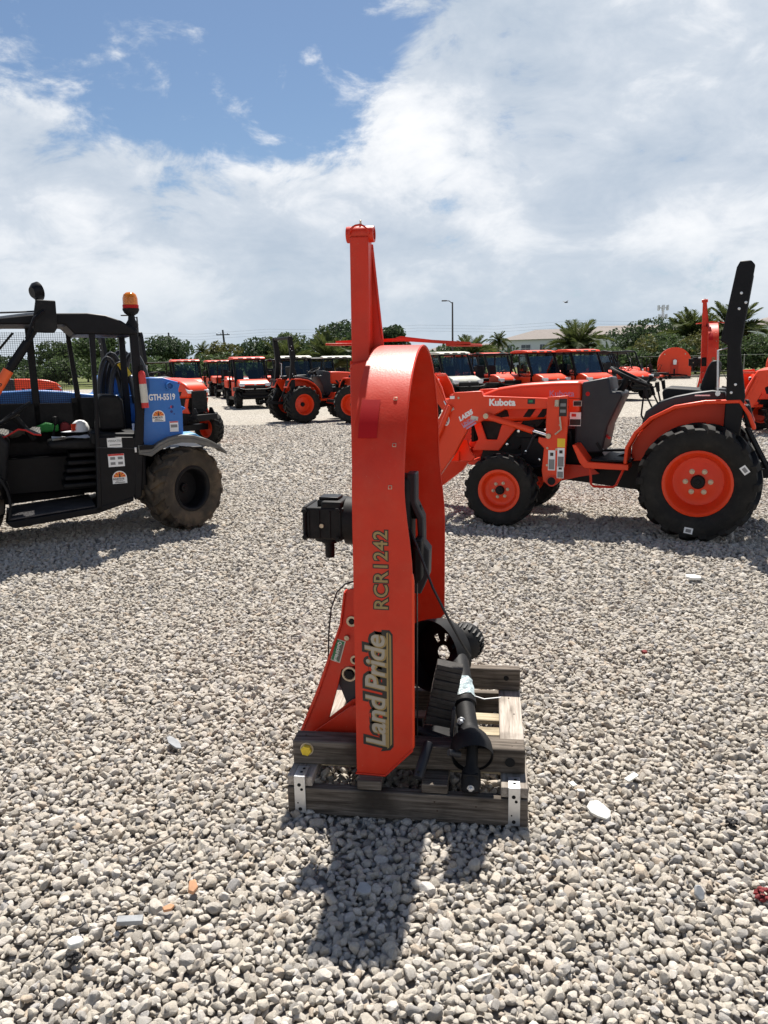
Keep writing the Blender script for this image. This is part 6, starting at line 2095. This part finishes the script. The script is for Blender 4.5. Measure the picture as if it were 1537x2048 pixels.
Mf = Vector((0.35, 0.9, 0.25)).normalized().to_track_quat('Z', 'Y').to_matrix()
MB().lathe([(0.04, -0.06), (0.06, -0.05), (0.078, -0.02), (0.08, 0.04), (0.075, 0.05), (0.05, 0.05)], (0, 0, 0), 'z', 28, M=Mf).build('bell_guard', SH, fg)
mb = MB()
for k in range(22):
    a = 2 * math.pi * k / 22
    mb.box(tuple(Mf @ Vector((0.081 * math.cos(a), 0.081 * math.sin(a), 0.01))), (0.008, 0.008, 0.035), Mf.to_euler())
mb.build('bell_ribs', BLACK, fg)
# plastic wrapped tag with a zip tie round the shaft
tg = part_empty('wrapped_tag', dr)
mb = MB()
vs, fs = [], []
cen = p0 + Md @ Vector((0, 0, 0.30))
for i in range(7):
    for j in range(9):
        a = rad(-70 + j * 27)
        rr = 0.047 + 0.005 * abs(math.sin(i * 2.3 + j * 1.7))
        vs.append(tuple(cen + Md @ Vector((rr * math.cos(a), rr * math.sin(a), -0.045 + i * 0.015 + 0.006 * math.sin(j * 2.1)))))
for i in range(6):
    for j in range(8):
        fs.append((i * 9 + j, i * 9 + j + 1, (i + 1) * 9 + j + 1, (i + 1) * 9 + j))
mb.add(vs, fs)
mb.build('plastic_wrap', PVC, tg, smooth=0)
MB().tube([tuple(cen + Md @ Vector((0.047 * math.cos(a), 0.047 * math.sin(a), -0.03))) for a in [rad(-120 + i * 24) for i in range(13)]] + [tuple(cen + Vector((0.085, -0.03, -0.01))), tuple(cen + Vector((0.15, -0.03, 0.0)))], 0.0022, 5).build('zip_tie', WHITE, tg)

# ================================================================== other cutters on the lot
c2 = copy_tree(rc)
c2.location = (9.22, 22.0, 0.0)
c2.scale = (1.5, 1.5, 1.5)
c2.rotation_euler = (0, rad(-1.2), rad(-20))
c2['label'] = 'second red cutter standing on end behind the seat of the right tractor'


def arch_cutter(label, loc, rz, s=1.0):
    o = thing('arch_cutter', label, 'rotary cutter', (loc[0], loc[1], 0), rz, 'rotary cutters stood on end')
    R1, h0, dd = 1.22 * s, 1.15 * s, 0.34 * s
    def outline(r):
        return [(-r, 0.18)] + [(-r * math.cos(a), h0 + r * math.sin(a)) for a in [math.pi * i / 24 for i in range(25)]] + [(r, 0.18)]
    MB().prism(outline(R1), 0.0, 0.03).build('deck_plate', ORANGE2, o, smooth=0)
    st = []
    ol = outline(R1)
    for i, (x, z) in enumerate(ol):
        n = Vector((x, 0, max(0, z - h0))).normalized()
        st.append(((x, 0.0, z), (0, dd, 0), tuple(n * 0.02)))
    MB().sweep(st, None).build('skirt_band', ORANGE2, o, smooth=30)
    MB().prism([(-R1 * .97, 0.18), (R1 * .97, 0.18), (R1 * .97, 0.5), (-R1 * .97, 0.5)], dd - 0.03, dd).build('front_skirt', ORANGE2, o)
    MB().prism([(-0.3, 0.2), (0.3, 0.2), (0.28, 1.2), (-0.28, 1.2)], -0.05, -0.002).build('centre_plate', ORANGE, o, bev=0.01)
    MB().prism([(-0.12, 1.05), (0.12, 1.05), (0.14, 1.4), (0.0, 1.5), (-0.14, 1.4)], -0.2, -0.052).build('gear_case', STEEL, o, bev=0.03)
    MB().span((-0.05, -0.09, 0.2), (0.05, -0.051, 0.75)).build('slot', BLACK, o)
    mb = MB()
    mb.tube([(-R1 * 0.8, -0.03, 0.22), (-0.3, -0.12, 0.3), (0.3, -0.12, 0.3), (R1 * 0.8, -0.03, 0.22)], 0.05, 6)
    mb.build('hitch_bar', BLACK, o)
    for sx in (-1, 1):
        MB().lathe([(0.05, 0), (0.05, -0.05), (0, -0.06)], (sx * R1 * 0.62, 0, h0 + 0.72 * s), 'y', 8).build('deck_bolt', BRASSZ, o)
    for k in range(3):
        MB().span((-R1, -0.1 + k * 0.28, 0.0), (R1, 0.02 + k * 0.28, 0.16)).build('skid_timber', WOODX, o)
    return o


arch_cutter('orange half-round cutter deck standing upright near the rail fence', (22.9, 61.0), rad(-14))
arch_cutter('orange half-round cutter deck at the right edge behind the small tractor', (25.9, 50.0), rad(-20), 0.9)


# ================================================================== small things lying on the gravel
GCH = mat('white_chip', (0.70, 0.69, 0.64), 0.8, vary=0.1, vscale=40)
GGR = mat('grey_slab', (0.30, 0.31, 0.32), 0.85, vary=0.2, vscale=25, bump=0.2)
GBR = mat('brick_chip', (0.50, 0.27, 0.15), 0.9, vary=0.2, vscale=40)
GRD = mat('red_lump', (0.16, 0.012, 0.014), 0.8, vary=0.4, vscale=60)
GBK = mat('black_lump', (0.012, 0.011, 0.012), 0.8, vary=0.4, vscale=60)
GWD = mat('grey_stick', (0.20, 0.17, 0.14), 0.9, vary=0.25, vscale=40)


def slab(name, label, cat, x, y, z, dims, rot, mt, jag=0.2, seed=0, n=7):
    r = random.Random(seed)
    o = thing(name, label, cat, (x, y, z), 0)
    poly = []
    for k in range(n):
        a = 2 * math.pi * k / n + r.uniform(-.2, .2)
        q = 1 + r.uniform(-jag, jag)
        poly.append((dims[0] / 2 * math.cos(a) * q, dims[1] / 2 * math.sin(a) * q))
    MB().prism(poly, 0, dims[2], 'xy').build('body', mt, o, bev=min(dims) * 0.18, rot=rot)
    return o


def chip(name, label, cat, x, y, z, dims, rot, mt):
    o = thing(name, label, cat, (x, y, z), 0)
    MB().box((0, 0, dims[2] / 2), dims).build('body', mt, o, bev=0.0015, rot=rot)
    return o


def lump(name, label, cat, x, y, z, r_, mt, seed):
    o = thing(name, label, cat, (x, y, z), 0)
    mb = MB()
    rr = np.random.default_rng(seed)
    for k in range(26):
        d = rr.normal(size=3)
        d /= np.linalg.norm(d)
        v, f = stone_shape(ICO2 if False else ico(1), seed * 50 + k)
        c = d * r_ * 0.62 * np.array([1, 0.9, 0.7])
        mb.add((v * r_ * 0.30 + c).tolist(), f)
    mb.build('cluster', mt, o, smooth=50)
    return o


chip('tile_strip', 'flat white rectangular tile strip lying on the gravel right of the pallet', 'tile', 0.955, 2.78, 0.020, (0.062, 0.024, 0.007), (0.12, -0.1, rad(36)), GCH)
chip('tile_chip', 'small square white tile chip between the strip and the pallet', 'tile', 0.715, 2.745, 0.018, (0.024, 0.024, 0.006), (0.2, 0.1, 0.5), GCH)
chip('tile_chip', 'thin white chip just below the small square tile chip', 'tile', 0.735, 2.70, 0.016, (0.03, 0.014, 0.006), (0.1, 0.2, 0.1), GCH)
slab('flat_stone', 'large flat white stone lying right of the pallet corner', 'stone', 0.765, 2.565, 0.018, (0.095, 0.062, 0.012), (0.45, 0.25, rad(-35)), GCH, 0.12, 3, 9)
slab('flat_stone', 'grey flat slab lying in the shadow in front of the pallet', 'stone', -0.088, 2.155, 0.020, (0.055, 0.050, 0.012), (0.35, 0.1, 0.4), GGR, 0.2, 4, 6)
slab('flat_stone', 'upright pale grey chip standing in the gravel at lower right', 'stone', 0.95, 2.115, 0.015, (0.03, 0.045, 0.014), (0.9, 0.0, 0.15), GGR, 0.08, 5, 8)
slab('flat_stone', 'dark grey pointed shard left of the pallet', 'stone', -0.945, 3.14, 0.022, (0.115, 0.036, 0.008), (0.25, 0.1, rad(-48)), GGR, 0.15, 6, 7)
lump('asphalt_lump', 'black crumbly asphalt lump at right beyond the white flat stone', 'asphalt lump', 1.215, 2.47, 0.020, 0.028, GBK, 2)
lump('asphalt_lump', 'black crumbly lump beside the white stone at lower left', 'asphalt lump', -0.905, 1.90, 0.020, 0.026, GBK, 3)
lump('red_lump', 'dark red crumbly lump at the lower right edge', 'red lump', 1.145, 2.10, 0.018, 0.034, GRD, 4)
chip('red_chip', 'tiny red chip on the gravel far right of the cutter', 'chip', 1.441, 4.08, 0.024, (0.03, 0.02, 0.014), (0.3, 0.1, 0.4), GRD)
slab('brick_chip', 'orange brick chip among the stones at lower left', 'brick chip', -0.638, 2.18, 0.020, (0.034, 0.048, 0.018), (0.5, 0.2, 0.2), GBR, 0.15, 8, 5)
slab('brick_chip', 'small brown brick chip just below the orange one', 'brick chip', -0.69, 2.09, 0.016, (0.045, 0.02, 0.012), (0.4, 0.0, 0.5), GBR, 0.15, 9, 5)
chip('flat_bar_stone', 'long flat pale stone bar at lower left', 'stone', -0.787, 2.035, 0.018, (0.075, 0.022, 0.018), (0.25, 0.05, rad(6)), GGR)
slab('pale_stone', 'bright white stone beside the black lump at lower left', 'stone', -0.915, 1.945, 0.018, (0.05, 0.034, 0.022), (0.2, 0, 0.1), GCH, 0.1, 10, 7)
st_ = thing('stick', 'thin grey stick lying across the gravel left of the shadow', 'stick', (-0.865, 2.345, 0.026))
MB().tube([(-0.02, -0.01, 0), (0.03, 0.035, 0.006), (0.075, 0.075, 0.008), (0.115, 0.125, 0.004)], [0.004, 0.005, 0.004, 0.002], 6).build('twig', GWD, st_)
wr = thing('wire', 'bent thin black wire lying on the gravel at lower left', 'wire', (-0.99, 1.895, 0.028))
MB().tube([(-0.03, -0.012, -0.008), (0.0, 0.0, 0.006), (0.006, 0.04, 0.01), (0.03, 0.085, 0.008), (0.07, 0.105, 0.006), (0.078, 0.118, 0.01), (0.058, 0.15, 0.012)], 0.0022, 6).build('strand', HOSE, wr)
slab('pale_stone', 'large pale flat stone on the gravel below the right tractor', 'stone', 2.30, 5.55, 0.02, (0.13, 0.075, 0.02), (0.2, 0.1, 0.3), GCH, 0.15, 12, 8)
